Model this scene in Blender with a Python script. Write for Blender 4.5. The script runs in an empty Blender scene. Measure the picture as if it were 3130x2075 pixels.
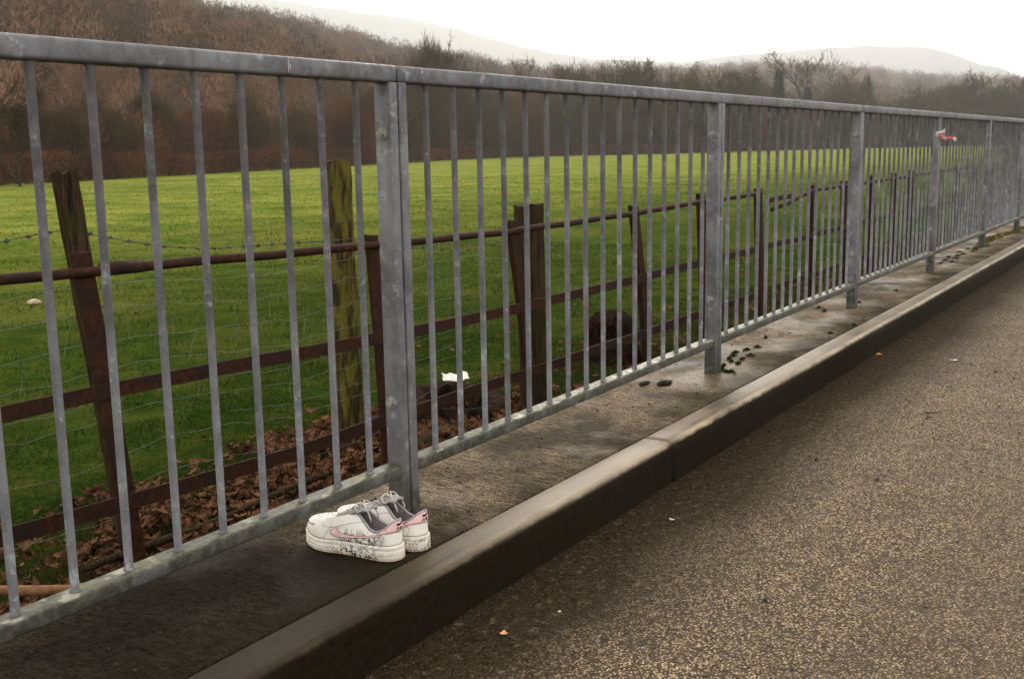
import bpy, bmesh, math, random
import numpy as np
from mathutils import Vector, Matrix
random.seed(7)
RNG = np.random.default_rng(7)
PI = math.pi
R = math.radians
SC = bpy.context.scene
C = SC.collection

# ------------------------------------------------------------------ camera
F_PX, YAW, PITCH, ROLL, EYE = 3384.9, 1.0059, 0.1710, -0.0174, 0.8927
cd = bpy.data.cameras.new("camera")
cam = bpy.data.objects.new("camera", cd)
C.objects.link(cam)
cd.sensor_fit = 'HORIZONTAL'
cd.sensor_width = 36.0
cd.lens = F_PX / 3130 * 36.0
cd.clip_start = 0.05
cd.clip_end = 30000
fw = Vector((math.sin(YAW) * math.cos(PITCH), math.cos(YAW) * math.cos(PITCH), -math.sin(PITCH)))
r0 = Vector((math.cos(YAW), -math.sin(YAW), 0))
u0 = r0.cross(fw)
rr = r0 * math.cos(ROLL) + u0 * math.sin(ROLL)
uu = -r0 * math.sin(ROLL) + u0 * math.cos(ROLL)
M = Matrix((rr, uu, -fw)).transposed().to_4x4()
M.translation = Vector((0, 0, EYE))
cam.matrix_world = M
SC.camera = cam
cd.dof.use_dof = True
cd.dof.focus_distance = 2.6
cd.dof.aperture_fstop = 18.0

# ------------------------------------------------------------------ sky and sun
SUN_AZ, SUN_EL = R(64), R(20)       # azimuth from +Y towards +X
sdir = Vector((math.sin(SUN_AZ) * math.cos(SUN_EL), math.cos(SUN_AZ) * math.cos(SUN_EL), math.sin(SUN_EL)))
SUN_E = 0.8
w = bpy.data.worlds.new("World")
SC.world = w
w.use_nodes = True
nt = w.node_tree
nt.nodes.clear()
out = nt.nodes.new('ShaderNodeOutputWorld')
bg = nt.nodes.new('ShaderNodeBackground')
bg.inputs['Strength'].default_value = 0.1
sky = nt.nodes.new('ShaderNodeTexSky')
sky.sky_type = 'NISHITA'
sky.sun_disc = False
sky.sun_elevation = SUN_EL
sky.sun_rotation = SUN_AZ
sky.dust_density = 4
tc = nt.nodes.new('ShaderNodeTexCoord')
dot = nt.nodes.new('ShaderNodeVectorMath'); dot.operation = 'DOT_PRODUCT'
dot.inputs[1].default_value = Vector((math.sin(SUN_AZ) * math.cos(R(10)), math.cos(SUN_AZ) * math.cos(R(10)), math.sin(R(10))))
nt.links.new(tc.outputs['Generated'], dot.inputs[0])
ramp = nt.nodes.new('ShaderNodeValToRGB')      # overcast cloud brightness by angle from the hidden sun
mr = nt.nodes.new('ShaderNodeMapRange')
mr.inputs[1].default_value = -1; mr.inputs[2].default_value = 1
nt.links.new(dot.outputs['Value'], mr.inputs[0])
nt.links.new(mr.outputs[0], ramp.inputs[0])
e = ramp.color_ramp.elements
e[0].position = 0.0; e[0].color = (.62, .60, .58, 1)
e[1].position = 1.0; e[1].color = (1.0, .965, .91, 1)
for p_, c_ in ((.5, (.575, .56, .54, 1)), (.78, (.62, .612, .60, 1)), (.93, (.71, .70, .685, 1))):
    k = ramp.color_ramp.elements.new(p_); k.color = c_
cn = nt.nodes.new('ShaderNodeTexNoise')
cn.inputs['Scale'].default_value = 2.2; cn.inputs['Detail'].default_value = 4
nt.links.new(tc.outputs['Generated'], cn.inputs['Vector'])
cm = nt.nodes.new('ShaderNodeMapRange')
cm.inputs[3].default_value = 18.5; cm.inputs[4].default_value = 22.5
nt.links.new(cn.outputs['Fac'], cm.inputs[0])
sc_ = nt.nodes.new('ShaderNodeVectorMath'); sc_.operation = 'SCALE'
nt.links.new(ramp.outputs['Color'], sc_.inputs[0]); nt.links.new(cm.outputs[0], sc_.inputs['Scale'])
mx = nt.nodes.new('ShaderNodeMix'); mx.data_type = 'RGBA'
mx.inputs[0].default_value = 0.93
nt.links.new(sky.outputs[0], mx.inputs[6]); nt.links.new(sc_.outputs[0], mx.inputs[7])
nt.links.new(mx.outputs[2], bg.inputs['Color'])
nt.links.new(bg.outputs[0], out.inputs[0])

sl = bpy.data.lights.new("sun", 'SUN')
sl.energy = SUN_E; sl.angle = R(16); sl.color = (1, .92, .80)
so = bpy.data.objects.new("sun", sl)
C.objects.link(so)
so.rotation_euler = sdir.to_track_quat('Z', 'Y').to_euler()

SC.view_settings.view_transform = 'Standard'
SC.view_settings.look = 'None'
SC.view_settings.exposure = 0.58
SC.view_settings.gamma = 1.0
SC.cycles.max_bounces = 6
SC.cycles.diffuse_bounces = 3
SC.cycles.glossy_bounces = 2
SC.cycles.transmission_bounces = 3
SC.cycles.volume_bounces = 3
SC.cycles.transparent_max_bounces = 8
SC.cycles.use_denoising = True

# ------------------------------------------------------------------ object helpers
def tag(o, label=None, cat=None, group=None, kind=None):
    if label: o['label'] = label
    if cat: o['category'] = cat
    if group: o['group'] = group
    if kind: o['kind'] = kind
    return o

def thing(name, label, cat, loc=(0, 0, 0), rotz=0, group=None):
    o = bpy.data.objects.new(name, None)
    o.empty_display_size = 0.1
    C.objects.link(o)
    o.location = loc; o.rotation_euler = (0, 0, rotz)
    return tag(o, label, cat, group)

def raw(name, v, f, mat, parent=None, smooth=False):
    me = bpy.data.meshes.new(name)
    v = np.asarray(v, dtype=np.float32)
    if isinstance(f, np.ndarray):
        n, k = f.shape
        me.vertices.add(len(v)); me.vertices.foreach_set('co', v.ravel())
        me.loops.add(n * k); me.loops.foreach_set('vertex_index', f.ravel().astype(np.int32))
        me.polygons.add(n)
        me.polygons.foreach_set('loop_start', np.arange(0, n * k, k, dtype=np.int32))
        me.polygons.foreach_set('loop_total', np.full(n, k, dtype=np.int32))
        me.update(calc_edges=True)
        me.validate()
    else:
        me.from_pydata([tuple(map(float, q)) for q in v], [], f)
    if smooth: me.polygons.foreach_set('use_smooth', np.ones(len(me.polygons), dtype=bool))
    me.materials.append(mat)
    o = bpy.data.objects.new(name, me)
    C.objects.link(o)
    if parent: o.parent = parent
    return o

def obj(name, bm, mat, parent=None, smooth=False):
    me = bpy.data.meshes.new(name)
    bmesh.ops.recalc_face_normals(bm, faces=bm.faces)
    bm.to_mesh(me); bm.free()
    if smooth: me.polygons.foreach_set('use_smooth', [True] * len(me.polygons))
    me.materials.append(mat)
    o = bpy.data.objects.new(name, me)
    C.objects.link(o)
    if parent: o.parent = parent
    return o

def box(bm, a, b, bev=0.0, seg=2):
    x0, y0, z0 = a; x1, y1, z1 = b
    r = bmesh.ops.create_cube(bm, size=1, matrix=Matrix.Translation(((x0 + x1) / 2, (y0 + y1) / 2, (z0 + z1) / 2)) @ Matrix.Diagonal((x1 - x0, y1 - y0, z1 - z0, 1)))
    if bev > 0:
        vs = set(r['verts'])
        es = [e for e in bm.edges if e.verts[0] in vs and e.verts[1] in vs]
        bmesh.ops.bevel(bm, geom=es, offset=bev, segments=seg, profile=.5, affect='EDGES')

def tube(bm, pts, rads, n=8, cap=True):
    pts = [Vector(p) for p in pts]
    if not hasattr(rads, '__len__'): rads = [rads] * len(pts)
    rings = []
    up = Vector((0, 0, 1))
    for i, p in enumerate(pts):
        t = (pts[min(i + 1, len(pts) - 1)] - pts[max(i - 1, 0)]).normalized()
        a = t.cross(up)
        if a.length < 1e-3: a = t.cross(Vector((1, 0, 0)))
        a.normalize(); b = t.cross(a).normalized()
        rings.append([bm.verts.new(p + (a * math.cos(2 * PI * k / n) + b * math.sin(2 * PI * k / n)) * rads[i]) for k in range(n)])
    for r1, r2 in zip(rings, rings[1:]):
        for k in range(n):
            bm.faces.new((r1[k], r1[(k + 1) % n], r2[(k + 1) % n], r2[k]))
    if cap:
        bm.faces.new(rings[0][::-1]); bm.faces.new(rings[-1])

def copy_tree(o, parent=None):
    c = o.copy(); C.objects.link(c)
    if parent: c.parent = parent
    for ch in list(o.children): copy_tree(ch, c)
    return c

def vnoise(x, y, s=1.0, seed=0):
    """cheap smooth value noise, arrays in, about -1..1 out"""
    x = np.asarray(x, float) / s; y = np.asarray(y, float) / s
    xi = np.floor(x).astype(int); yi = np.floor(y).astype(int)
    fx = x - xi; fy = y - yi
    fx = fx * fx * (3 - 2 * fx); fy = fy * fy * (3 - 2 * fy)
    def h(a, b):
        n = (a * 374761393 + b * 668265263 + seed * 974634777) & 0x7fffffff
        n = ((n ^ (n >> 13)) * 1274126177) & 0x7fffffff
        return ((n ^ (n >> 16)) & 0xffff) / 32767.5 - 1
    return (h(xi, yi) * (1 - fx) + h(xi + 1, yi) * fx) * (1 - fy) + (h(xi, yi + 1) * (1 - fx) + h(xi + 1, yi + 1) * fx) * fy

# ------------------------------------------------------------------ material helpers
class NB:
    """small node builder"""
    def __init__(s, name):
        s.m = bpy.data.materials.new(name); s.m.use_nodes = True
        s.t = s.m.node_tree; s.N = s.t.nodes
        s.b = s.N['Principled BSDF']
        s.g = s.N.new('ShaderNodeNewGeometry'); s.pos = s.g.outputs['Position']; s.nrm = s.g.outputs['Normal']
        s.tc = s.N.new('ShaderNodeTexCoord'); s.obj = s.tc.outputs['Object']
    def put(s, sock, v):
        if isinstance(v, bpy.types.NodeSocket): s.t.links.new(v, sock)
        elif isinstance(v, tuple) and sock.type == 'RGBA' and len(v) == 3: sock.default_value = (*v, 1)
        else: sock.default_value = v
    def scale(s, vec, sc):
        n = s.N.new('ShaderNodeVectorMath'); n.operation = 'MULTIPLY'
        s.put(n.inputs[0], vec); n.inputs[1].default_value = sc
        return n.outputs[0]
    def noise(s, sc, det=3, rough=.55, vec=None, dist=0):
        n = s.N.new('ShaderNodeTexNoise'); s.put(n.inputs['Vector'], vec or s.pos)
        n.inputs['Scale'].default_value = sc; n.inputs['Detail'].default_value = det; n.inputs['Roughness'].default_value = rough
        n.inputs['Distortion'].default_value = dist
        return n.outputs['Fac']
    def voro(s, sc, vec=None, out='Distance', feat='F1'):
        n = s.N.new('ShaderNodeTexVoronoi'); n.feature = feat; s.put(n.inputs['Vector'], vec or s.pos); n.inputs['Scale'].default_value = sc
        return n.outputs[out]
    def rng(s, v, a, b, c=0., d=1.):
        n = s.N.new('ShaderNodeMapRange'); s.put(n.inputs[0], v)
        for i, q in enumerate((a, b, c, d)): n.inputs[i + 1].default_value = q
        return n.outputs[0]
    def mix(s, f, a, b, mode='MIX'):
        n = s.N.new('ShaderNodeMix'); n.data_type = 'RGBA'; n.blend_type = mode
        s.put(n.inputs[0], f); s.put(n.inputs[6], a); s.put(n.inputs[7], b)
        return n.outputs[2]
    def math(s, op, a, b=0., clamp=False):
        n = s.N.new('ShaderNodeMath'); n.operation = op; n.use_clamp = clamp
        s.put(n.inputs[0], a); s.put(n.inputs[1], b)
        return n.outputs[0]
    def sep(s, v):
        n = s.N.new('ShaderNodeSeparateXYZ'); s.put(n.inputs[0], v); return n.outputs
    def ramp(s, f, stops):
        n = s.N.new('ShaderNodeValToRGB'); s.put(n.inputs[0], f); el = n.color_ramp.elements
        for i, (p, c) in enumerate(stops):
            q = el[i] if i < 2 else el.new(p)
            q.position = p; q.color = (*c, 1)
        return n.outputs[0]
    def bump(s, h, strength=.5, dist=.01, prev=None):
        n = s.N.new('ShaderNodeBump'); s.put(n.inputs['Height'], h)
        n.inputs['Strength'].default_value = strength; n.inputs['Distance'].default_value = dist
        if prev: s.t.links.new(prev, n.inputs['Normal'])
        return n.outputs[0]
    def done(s, col=None, rough=None, normal=None, metal=None, spec=None):
        for k, v in (('Base Color', col), ('Roughness', rough), ('Normal', normal), ('Metallic', metal), ('Specular IOR Level', spec)):
            if v is not None: s.put(s.b.inputs[k], v)
        return s.m
    def translucent(s, col, f):
        tr = s.N.new('ShaderNodeBsdfTranslucent'); s.put(tr.inputs[0], col)
        mxs = s.N.new('ShaderNodeMixShader'); mxs.inputs[0].default_value = f
        o = s.N['Material Output']
        s.t.links.new(s.b.outputs[0], mxs.inputs[1]); s.t.links.new(tr.outputs[0], mxs.inputs[2]); s.t.links.new(mxs.outputs[0], o.inputs[0])

def mat_galv(name, moss=False):
    b = NB(name)
    v = b.voro(55, out='Color'); vv = b.sep(v)[0]
    n1 = b.noise(6, 4); n2 = b.noise(60, 4)
    st = b.noise(9, 4, vec=b.scale(b.pos, (3, 3, .6)))
    base = b.mix(b.rng(n1, .38, .62), (.108, .108, .113), (.195, .196, .205))
    base = b.mix(b.rng(vv, .3, 1, 0, .4), base, (.25, .256, .275))
    sp = b.noise(24, 5, .7)
    base = b.mix(b.rng(sp, .58, .68, 0, .75), base, (.38, .39, .41))
    base = b.mix(b.rng(b.noise(380, 2, .8), .5, .75, 0, .55), base, (.045, .044, .044))
    base = b.mix(b.rng(st, .5, .68, 0, .6), base, (.075, .072, .066))
    base = b.mix(b.rng(n2, .66, .74, 0, .6), base, (.5, .5, .5))
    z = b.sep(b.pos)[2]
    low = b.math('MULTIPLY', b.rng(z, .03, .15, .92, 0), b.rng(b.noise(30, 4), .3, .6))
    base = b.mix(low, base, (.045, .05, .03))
    if moss:
        up = b.rng(b.sep(b.nrm)[2], .2, .8)
        f = b.math('MULTIPLY', up, b.rng(b.noise(28, 5), .30, .48))
        base = b.mix(f, base, b.mix(b.rng(b.noise(120, 2), .35, .65), (.045, .048, .010), (.17, .155, .055)))
        f2 = b.math('MULTIPLY', b.rng(b.noise(11, 5), .30, .50), .85)
        base = b.mix(f2, base, b.mix(b.rng(b.noise(70, 4), .4, .6), (.030, .031, .018), (.085, .086, .058)))
        f3 = b.math('MULTIPLY', up, b.rng(b.noise(17, 4), .58, .66))
        base = b.mix(f3, base, (.30, .29, .22))
    bp = b.bump(b.noise(320, 3), .35, .001)
    return b.done(base, b.rng(n2, .3, .7, .42, .68), bp, .25, .4)

def mat_rust():
    b = NB("rusted_iron")
    c = b.ramp(b.noise(40, 6, .7), [(.3, (.010, .0045, .0025)), (.72, (.075, .031, .015)), (.52, (.040, .0145, .0065))])
    c = b.mix(b.rng(b.noise(7, 3), .45, .65), c, (.022, .013, .010))
    return b.done(c, .78, b.bump(b.noise(160, 5, .7), .8, .003), 0, .12)

def mat_wood(name, mossy=0.):
    b = NB(name)
    g = b.noise(30, 6, .6, vec=b.scale(b.obj, (3.2, 3.2, .22)), dist=.4)
    c = b.ramp(g, [(.32, (.008, .005, .003)), (.72, (.095, .058, .028)), (.5, (.032, .020, .010))])
    c = b.mix(b.rng(b.noise(8, 4, vec=b.obj), .48, .62, 0, .6), c, (.03, .035, .012))
    if mossy:
        f = b.math('MULTIPLY', b.rng(b.noise(9, 4, vec=b.scale(b.obj, (1.6, 1.6, .45))), .46, .56), mossy)
        c = b.mix(f, c, b.mix(b.rng(b.noise(60, 3), .3, .7), (.085, .078, .010), (.17, .145, .025)))
    return b.done(c, .9, b.bump(g, .9, .006), 0, .06)

def mat_plain(name, col, rough=.6, var=.25, sc=20, bump=.3, bd=.003):
    b = NB(name)
    n = b.noise(sc, 4)
    c = b.mix(b.rng(n, .3, .7), tuple(x * (1 - var) for x in col), tuple(min(1, x * (1 + var)) for x in col))
    return b.done(c, rough, b.bump(b.noise(sc * 6, 3), bump, bd), 0, .15)

def mat_road():
    b = NB("worn_asphalt")
    vcol = b.sep(b.voro(175, out='Color'))
    dist = b.voro(175)
    stone = b.ramp(vcol[0], [(0., (.045, .028, .015)), (1., (1., .76, .47)), (.35, (.24, .168, .098)), (.7, (.56, .41, .245))])
    c = b.mix(b.rng(dist, .38, .66), stone, (.055, .038, .022))
    big = b.noise(1.6, 4)
    c = b.mix(b.rng(big, .35, .7, 0, .35), c, (.055, .043, .032))
    xyz = b.sep(b.pos)
    yy = b.math('ADD', xyz[1], b.math('MULTIPLY', b.math('SUBTRACT', b.noise(2.3, 5), .5), .22))
    gut = b.rng(yy, .88, 1.16, 0, 1)
    c = b.mix(b.math('MULTIPLY', gut, .9), c, b.mix(b.rng(b.noise(60, 4), .35, .65), (.008, .0055, .003), (.038, .026, .013)))
    # falloff of the road sheen, painted darker towards the middle of the lane
    lane = b.rng(b.math('ADD', xyz[1], b.math('MULTIPLY', b.math('SUBTRACT', b.noise(1.1, 3), .5), .9)), .1, .7, .42, 0)
    c = b.mix(lane, c, (.13, .095, .062))
    sm = b.math('MULTIPLY', b.rng(b.noise(9, 5, .65), .5, .66), .35)
    c = b.mix(sm, c, (.05, .038, .026))
    clump = b.noise(38, 5, .75)
    c = b.mix(b.rng(clump, .32, .50, .45, 0), c, (.060, .043, .026))
    c = b.mix(b.rng(clump, .55, .70, 0, .35), c, (.42, .32, .20))
    pits = b.rng(b.voro(13), .0, .09, 1, 0)
    pits = b.math('MULTIPLY', pits, b.rng(b.noise(5, 2), .5, .56))
    c = b.mix(pits, c, (.004, .004, .004))
    h = b.math('ADD', b.rng(dist, 0, .6, 1, 0), b.math('MULTIPLY', b.noise(230, 3), .6))
    h = b.math('SUBTRACT', h, b.math('MULTIPLY', pits, 1.5))
    return b.done(c, b.rng(b.noise(140, 3), .35, .65, .40, .7), b.bump(h, 1., .007), 0, b.rng(gut, 0, 1, .05, .01))

def mat_footway():
    b = NB("brushed_concrete")
    lines = b.noise(60, 6, .75, vec=b.scale(b.pos, (2.1, .42, 1)), dist=.9)
    grit = b.noise(190, 4, .8)
    m = b.noise(3.2, 5)
    c = b.mix(b.rng(lines, .42, .60), (.010, .0065, .0035), (.28, .205, .125))
    c = b.mix(b.rng(grit, .40, .50, .6, 0), c, (.03, .022, .013))
    c = b.mix(b.rng(grit, .54, .64, 0, .7), c, (.55, .43, .29))
    c = b.mix(b.rng(m, .44, .60, 0, .85), c, b.mix(b.rng(lines, .4, .6), (.012, .009, .005), (.055, .040, .022)))
    x = b.sep(b.pos)[0]
    # towards the left the weaker sky sheen is painted as a darker, finer slab
    left = b.rng(b.math('ADD', x, b.math('MULTIPLY', b.math('SUBTRACT', b.noise(3, 4), .5), .6)), 1.75, 2.25, 1, 0)
    dark = b.mix(b.rng(b.noise(70, 5, .7), .35, .7), (.004, .0035, .0025), (.022, .018, .013))
    c = b.mix(b.math('MULTIPLY', left, .9), c, dark)
    y = b.sep(b.pos)[1]
    edge = b.math('MULTIPLY', b.rng(y, 1.47, 1.60, 1, 0), b.rng(b.noise(6, 5), .38, .6))
    c = b.mix(b.math('MULTIPLY', edge, .75), c, (.022, .019, .010))
    damp = b.rng(b.noise(2.1, 4), .5, .62)
    h = b.math('ADD', lines, b.math('MULTIPLY', grit, .5))
    return b.done(c, b.rng(damp, 0, 1, .55, .35), b.bump(h, .8, .005), 0, b.math('MULTIPLY', b.rng(damp, 0, 1, .01, .05), b.rng(left, 0, 1, 1, .3)))

def mat_kerb():
    b = NB("kerb_stone")
    x, y, z = b.sep(b.pos)
    n = b.noise(170, 4, .7); m = b.noise(4.5, 5)
    top = b.mix(b.rng(b.noise(260, 4, .8), .36, .62), (.030, .021, .012), (.24, .18, .115))
    top = b.mix(b.rng(m, .38, .58, 0, .85), top, (.045, .034, .020))
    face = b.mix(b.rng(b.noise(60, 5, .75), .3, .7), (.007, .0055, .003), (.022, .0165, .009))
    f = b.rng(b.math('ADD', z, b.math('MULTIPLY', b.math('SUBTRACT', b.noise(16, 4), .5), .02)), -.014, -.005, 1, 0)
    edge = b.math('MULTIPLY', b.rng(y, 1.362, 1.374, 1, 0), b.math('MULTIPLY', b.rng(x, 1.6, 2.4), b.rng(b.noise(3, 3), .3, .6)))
    top = b.mix(edge, top, (.40, .31, .20))  # pale worn front edge with a highlight painted in
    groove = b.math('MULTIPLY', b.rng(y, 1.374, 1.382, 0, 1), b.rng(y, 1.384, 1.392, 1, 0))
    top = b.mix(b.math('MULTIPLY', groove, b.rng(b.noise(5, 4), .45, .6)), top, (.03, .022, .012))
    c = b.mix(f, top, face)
    # glossier lengths of kerb, with their highlight also painted into the colour
    wet = b.noise(1.1, 2, vec=b.scale(b.pos, (1, .3, .3)))
    xw = b.math('ADD', x, b.math('MULTIPLY', b.noise(9, 4), .25))
    w1 = b.math('MULTIPLY', b.rng(xw, 1.95, 2.5), b.rng(xw, 2.95, 3.35, 1, 0)); w2 = b.math('MULTIPLY', b.rng(xw, 3.75, 4.1), b.rng(xw, 4.6, 5.2, 1, .35))
    shine = b.math('MULTIPLY', b.math('MAXIMUM', w1, w2), b.rng(z, -.02, -.004))
    c = b.mix(b.math('MULTIPLY', shine, .5), c, (.30, .235, .155))
    c = b.mix(b.math('MULTIPLY', b.rng(xw, 1.7, 2.4, .9, 0), b.rng(z, -.02, -.004)), c, (.028, .021, .014))  # left end painted darker, where the sky sheen dims
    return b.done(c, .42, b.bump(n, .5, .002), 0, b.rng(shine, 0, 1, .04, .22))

def mat_field():
    b = NB("field_turf")
    n = b.noise(2.2, 6, .65); n2 = b.noise(28, 5, .7); n3 = b.noise(.25, 3, vec=b.scale(b.pos, (1, 1.5, 1)))
    g = b.mix(b.rng(n2, .3, .7), (.004, .015, .002), (.024, .056, .007))
    g = b.mix(b.rng(n, .42, .62, 0, .75), g, b.mix(b.rng(n2, .35, .65), (.03, .040, .006), (.10, .10, .02)))
    x, y, z = b.sep(b.pos)
    far = b.rng(b.math('ADD', y, b.math('MULTIPLY', n3, 10)), 9, 32, 0, .85)
    streak = b.math('ADD', b.math('MULTIPLY', b.noise(.4, 7, .72), .6), b.math('MULTIPLY', b.noise(5, 4, .8), .4))
    g = b.mix(far, g, b.mix(b.rng(streak, .40, .60), (.075, .135, .014), (.33, .33, .065)))  # far turf: patchy yellow-green colour, with grazing backlight painted in
    mud = b.math('MULTIPLY', b.rng(b.math('ADD', y, b.math('MULTIPLY', b.math('SUBTRACT', n, .5), 3)), 3.9, 4.8, 1, 0), b.rng(n2, .3, .55))
    g = b.mix(mud, g, b.mix(b.rng(n2, .4, .6), (.012, .008, .004), (.05, .028, .014)))
    return b.done(g, .9, b.bump(n2, 1., .05), 0, 0.)

def mat_blades(name, a, c2, dry):
    b = NB(name)
    c = b.mix(b.rng(b.noise(5, 4), .35, .65), a, c2)
    c = b.mix(b.rng(b.noise(45, 2), .5, .66), c, dry)
    yb = b.sep(b.pos)[1]
    c = b.mix(b.rng(yb, 8, 30, 0, .9), c, b.mix(b.rng(b.noise(.5, 5, .7), .42, .58), (.055, .115, .010), (.20, .22, .045)))  # far blades brightened to follow the backlight painted into the turf
    m = b.done(c, .8, None, 0, .03)
    b.translucent(c, .2)
    return m

def mat_twig(name, a, c2, sc=.25, rough=.9, tr=0.0):
    b = NB(name)
    c = b.mix(b.rng(b.noise(sc, 4, .65), .36, .64), a, c2)
    m = b.done(c, rough, None, 0, .02)
    if tr: b.translucent(c, tr)
    return m

def mat_tone(name, stops):
    b = NB(name)
    a = b.N.new('ShaderNodeAttribute'); a.attribute_name = 'tone'
    f = b.math('ADD', a.outputs['Fac'], b.math('MULTIPLY', b.math('SUBTRACT', b.noise(.5, 3), .5), .5))
    return b.done(b.ramp(f, stops), .95, None, 0, .02)

MAT = dict(
    boltm=mat_plain('bolt_zinc', (.27, .26, .23), .45, .35, 120),
    galv=mat_galv("galvanised_steel"), galvmoss=mat_galv("galvanised_steel_mossy", True), rust=mat_rust(),
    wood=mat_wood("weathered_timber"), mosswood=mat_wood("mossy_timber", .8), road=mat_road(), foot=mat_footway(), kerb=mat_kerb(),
    field=mat_field(), wire=mat_plain("galvanised_wire", (.16, .175, .17), .45, .2), barb=mat_plain("old_barbed_wire", (.06, .06, .06), .6, .3),
    blade=mat_blades("grass_blade", (.005, .028, .002), (.020, .060, .004), (.11, .10, .02)),
    leaf=mat_twig("dead_oak_leaf", (.012, .006, .003), (.21, .10, .052), 17, .75, .1),
    twigA=mat_twig("twig_brown", (.050, .031, .015), (.095, .060, .030), .12),
    twigB=mat_twig("twig_olive", (.036, .026, .010), (.075, .052, .021), .12),
    twigC=mat_twig("twig_red", (.070, .028, .014), (.14, .058, .028), .2),
    wood_far=mat_tone("woodland_canopy", [(0, (.010, .014, .005)), (1., (.25, .145, .085)), (.12, (.028, .024, .010)), (.35, (.060, .038, .019)), (.6, (.11, .064, .035)), (.82, (.17, .092, .055))]),
    scrub=mat_tone("scrub_twigs", [(0, (.020, .018, .008)), (1., (.13, .055, .028)), (.25, (.040, .024, .012)), (.6, (.075, .034, .018))]),
    ever=mat_twig("evergreen_needles", (.012, .022, .010), (.03, .045, .018), .4),
    bark=mat_twig("bark", (.035, .028, .018), (.075, .062, .040), 1.5),
    hill=mat_twig("hillside_earth", (.035, .022, .014), (.065, .042, .025), .02),
    farhill=mat_twig("far_hill_grass", (.075, .075, .075), (.10, .10, .10), .002),
)

# ------------------------------------------------------------------ ground, road, kerb, footway
def struct(o): o['kind'] = 'structure'; return o

def nonuni(c0, fine, nfine, far, grow=1.18):
    a = [c0 + i * fine for i in range(nfine)]
    s = fine
    while a[-1] < far: s *= grow; a.append(a[-1] + s)
    b = [c0]; s = fine
    while b[-1] > -far: s *= grow; b.append(b[-1] - s)
    return np.array(sorted(set(b + a)))
GZ = -0.85
def ground_z(x, y):
    x = np.asarray(x, float); y = np.asarray(y, float)
    near = np.clip((24 - y) / 20, 0, 1) * np.clip((60 - x) / 30, 0, 1)
    z = GZ + .045 * vnoise(x, y, .9, 1) * near + .02 * vnoise(x, y, .28, 2) * near
    bank = np.clip((3.0 - y) / 1.0, 0, 1) * (y > 1.0)
    return z + bank * .30 * (3 * bank - 2 * bank * bank > -1)
gx = nonuni(0, .16, 170, 7500); gy = nonuni(1.9, .12, 110, 7500)
X, Y = np.meshgrid(gx, gy, indexing='ij')
Z = ground_z(X, Y)
nx, ny = X.shape
idx = np.arange(nx * ny).reshape(nx, ny)
F = np.stack([idx[:-1, :-1], idx[1:, :-1], idx[1:, 1:], idx[:-1, 1:]], -1).reshape(-1, 4)
struct(raw("field", np.stack([X, Y, Z], -1).reshape(-1, 3), F, MAT['field'], smooth=True))

bm = bmesh.new()
xs = np.linspace(-12, 60, 145); ys = np.linspace(-6, 1.352, 20)
rv = [[bm.verts.new((x, y, -.13 + .004 * float(vnoise(x, y, .7, 4)))) for y in ys] for x in xs]
for i in range(len(xs) - 1):
    for j in range(len(ys) - 1):
        bm.faces.new((rv[i][j], rv[i + 1][j], rv[i + 1][j + 1], rv[i][j + 1]))
struct(obj("road", bm, MAT['road'], smooth=True))
bm = bmesh.new(); box(bm, (-12, -6.0, -1.4), (60, 1.5, -.16)); struct(obj("road_bed", bm, MAT['kerb']))
bm = bmesh.new(); box(bm, (-12, -40, -1.4), (60, -6.01, -.15)); struct(obj("verge", bm, MAT['field']))

# kerb: profile swept along x with worn, slightly ragged front edge, joints every few metres
prof = [(1.349, -.20), (1.3495, -.04), (1.350, -.016), (1.3525, -.008), (1.358, -.003), (1.366, -.0008), (1.385, 0.), (1.42, 0.), (1.442, -.001), (1.447, -.004), (1.449, -.012), (1.4495, -.20)]
joints = [-12, -3, 0.0, 3.035, 16.9, 26, 34, 44, 60]
kv, kf = [], []
for a, b_ in zip(joints, joints[1:]):
    g = .0012
    n = max(2, int((b_ - a) / .03)) if b_ < 18 and a > -1 else 20
    base = None
    for i in range(n + 1):
        x = a + g + (b_ - a - 2 * g) * i / n
        endf = 1 if i in (0, n) else 0
        ring = []
        for k, (py, pz) in enumerate(prof):
            nz = float(vnoise(x, k * .03, .05, 9)) * .0006 + float(vnoise(x, k * .2, .5, 10)) * .0022
            chip = max(0., float(vnoise(x, 3.3, .09, 11)) - .5) * .008 if 2 <= k <= 4 else 0
            yy = py + (nz + chip if k < 7 else nz * .3) + (.001 * endf if k < 6 else 0)
            zz = pz - (chip * .8 + abs(nz) * .5 if k > 0 else 0) - .0008 * endf
            ring.append(len(kv)); kv.append((x, yy, zz))
        if base:
            for k in range(len(prof) - 1): kf.append((base[k], ring[k], ring[k + 1], base[k + 1]))
        else: kf.append(tuple(ring))
        base = ring
    kf.append(tuple(base[::-1]))
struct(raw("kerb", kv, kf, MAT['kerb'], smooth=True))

bm = bmesh.new()
xs = np.concatenate([np.arange(-12, 0, 1.), np.arange(0, 14, .05), np.arange(14, 60.1, 1.)]); ys = np.concatenate([[1.4515, 1.4545], np.linspace(1.46, 1.893, 12)])
rv = []
for x in xs:
    row = []
    for j, y in enumerate(ys):
        z = -.004 + .002 * float(vnoise(x, y, .22, 6)) + .0015 * float(vnoise(x, y, .06, 7))
        if j == 0: z -= .012
        if j == len(ys) - 1: z -= .006; y += .002 * float(vnoise(x, 0, .1, 8))
        row.append(bm.verts.new((x, y, z)))
    row.append(bm.verts.new((x, y + .004, -1.2)))
    rv.append(row)
for i in range(len(xs) - 1):
    for j in range(len(rv[0]) - 1):
        bm.faces.new((rv[i][j], rv[i + 1][j], rv[i + 1][j + 1], rv[i][j + 1]))
struct(obj("footway", bm, MAT['foot'], smooth=True))

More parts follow.
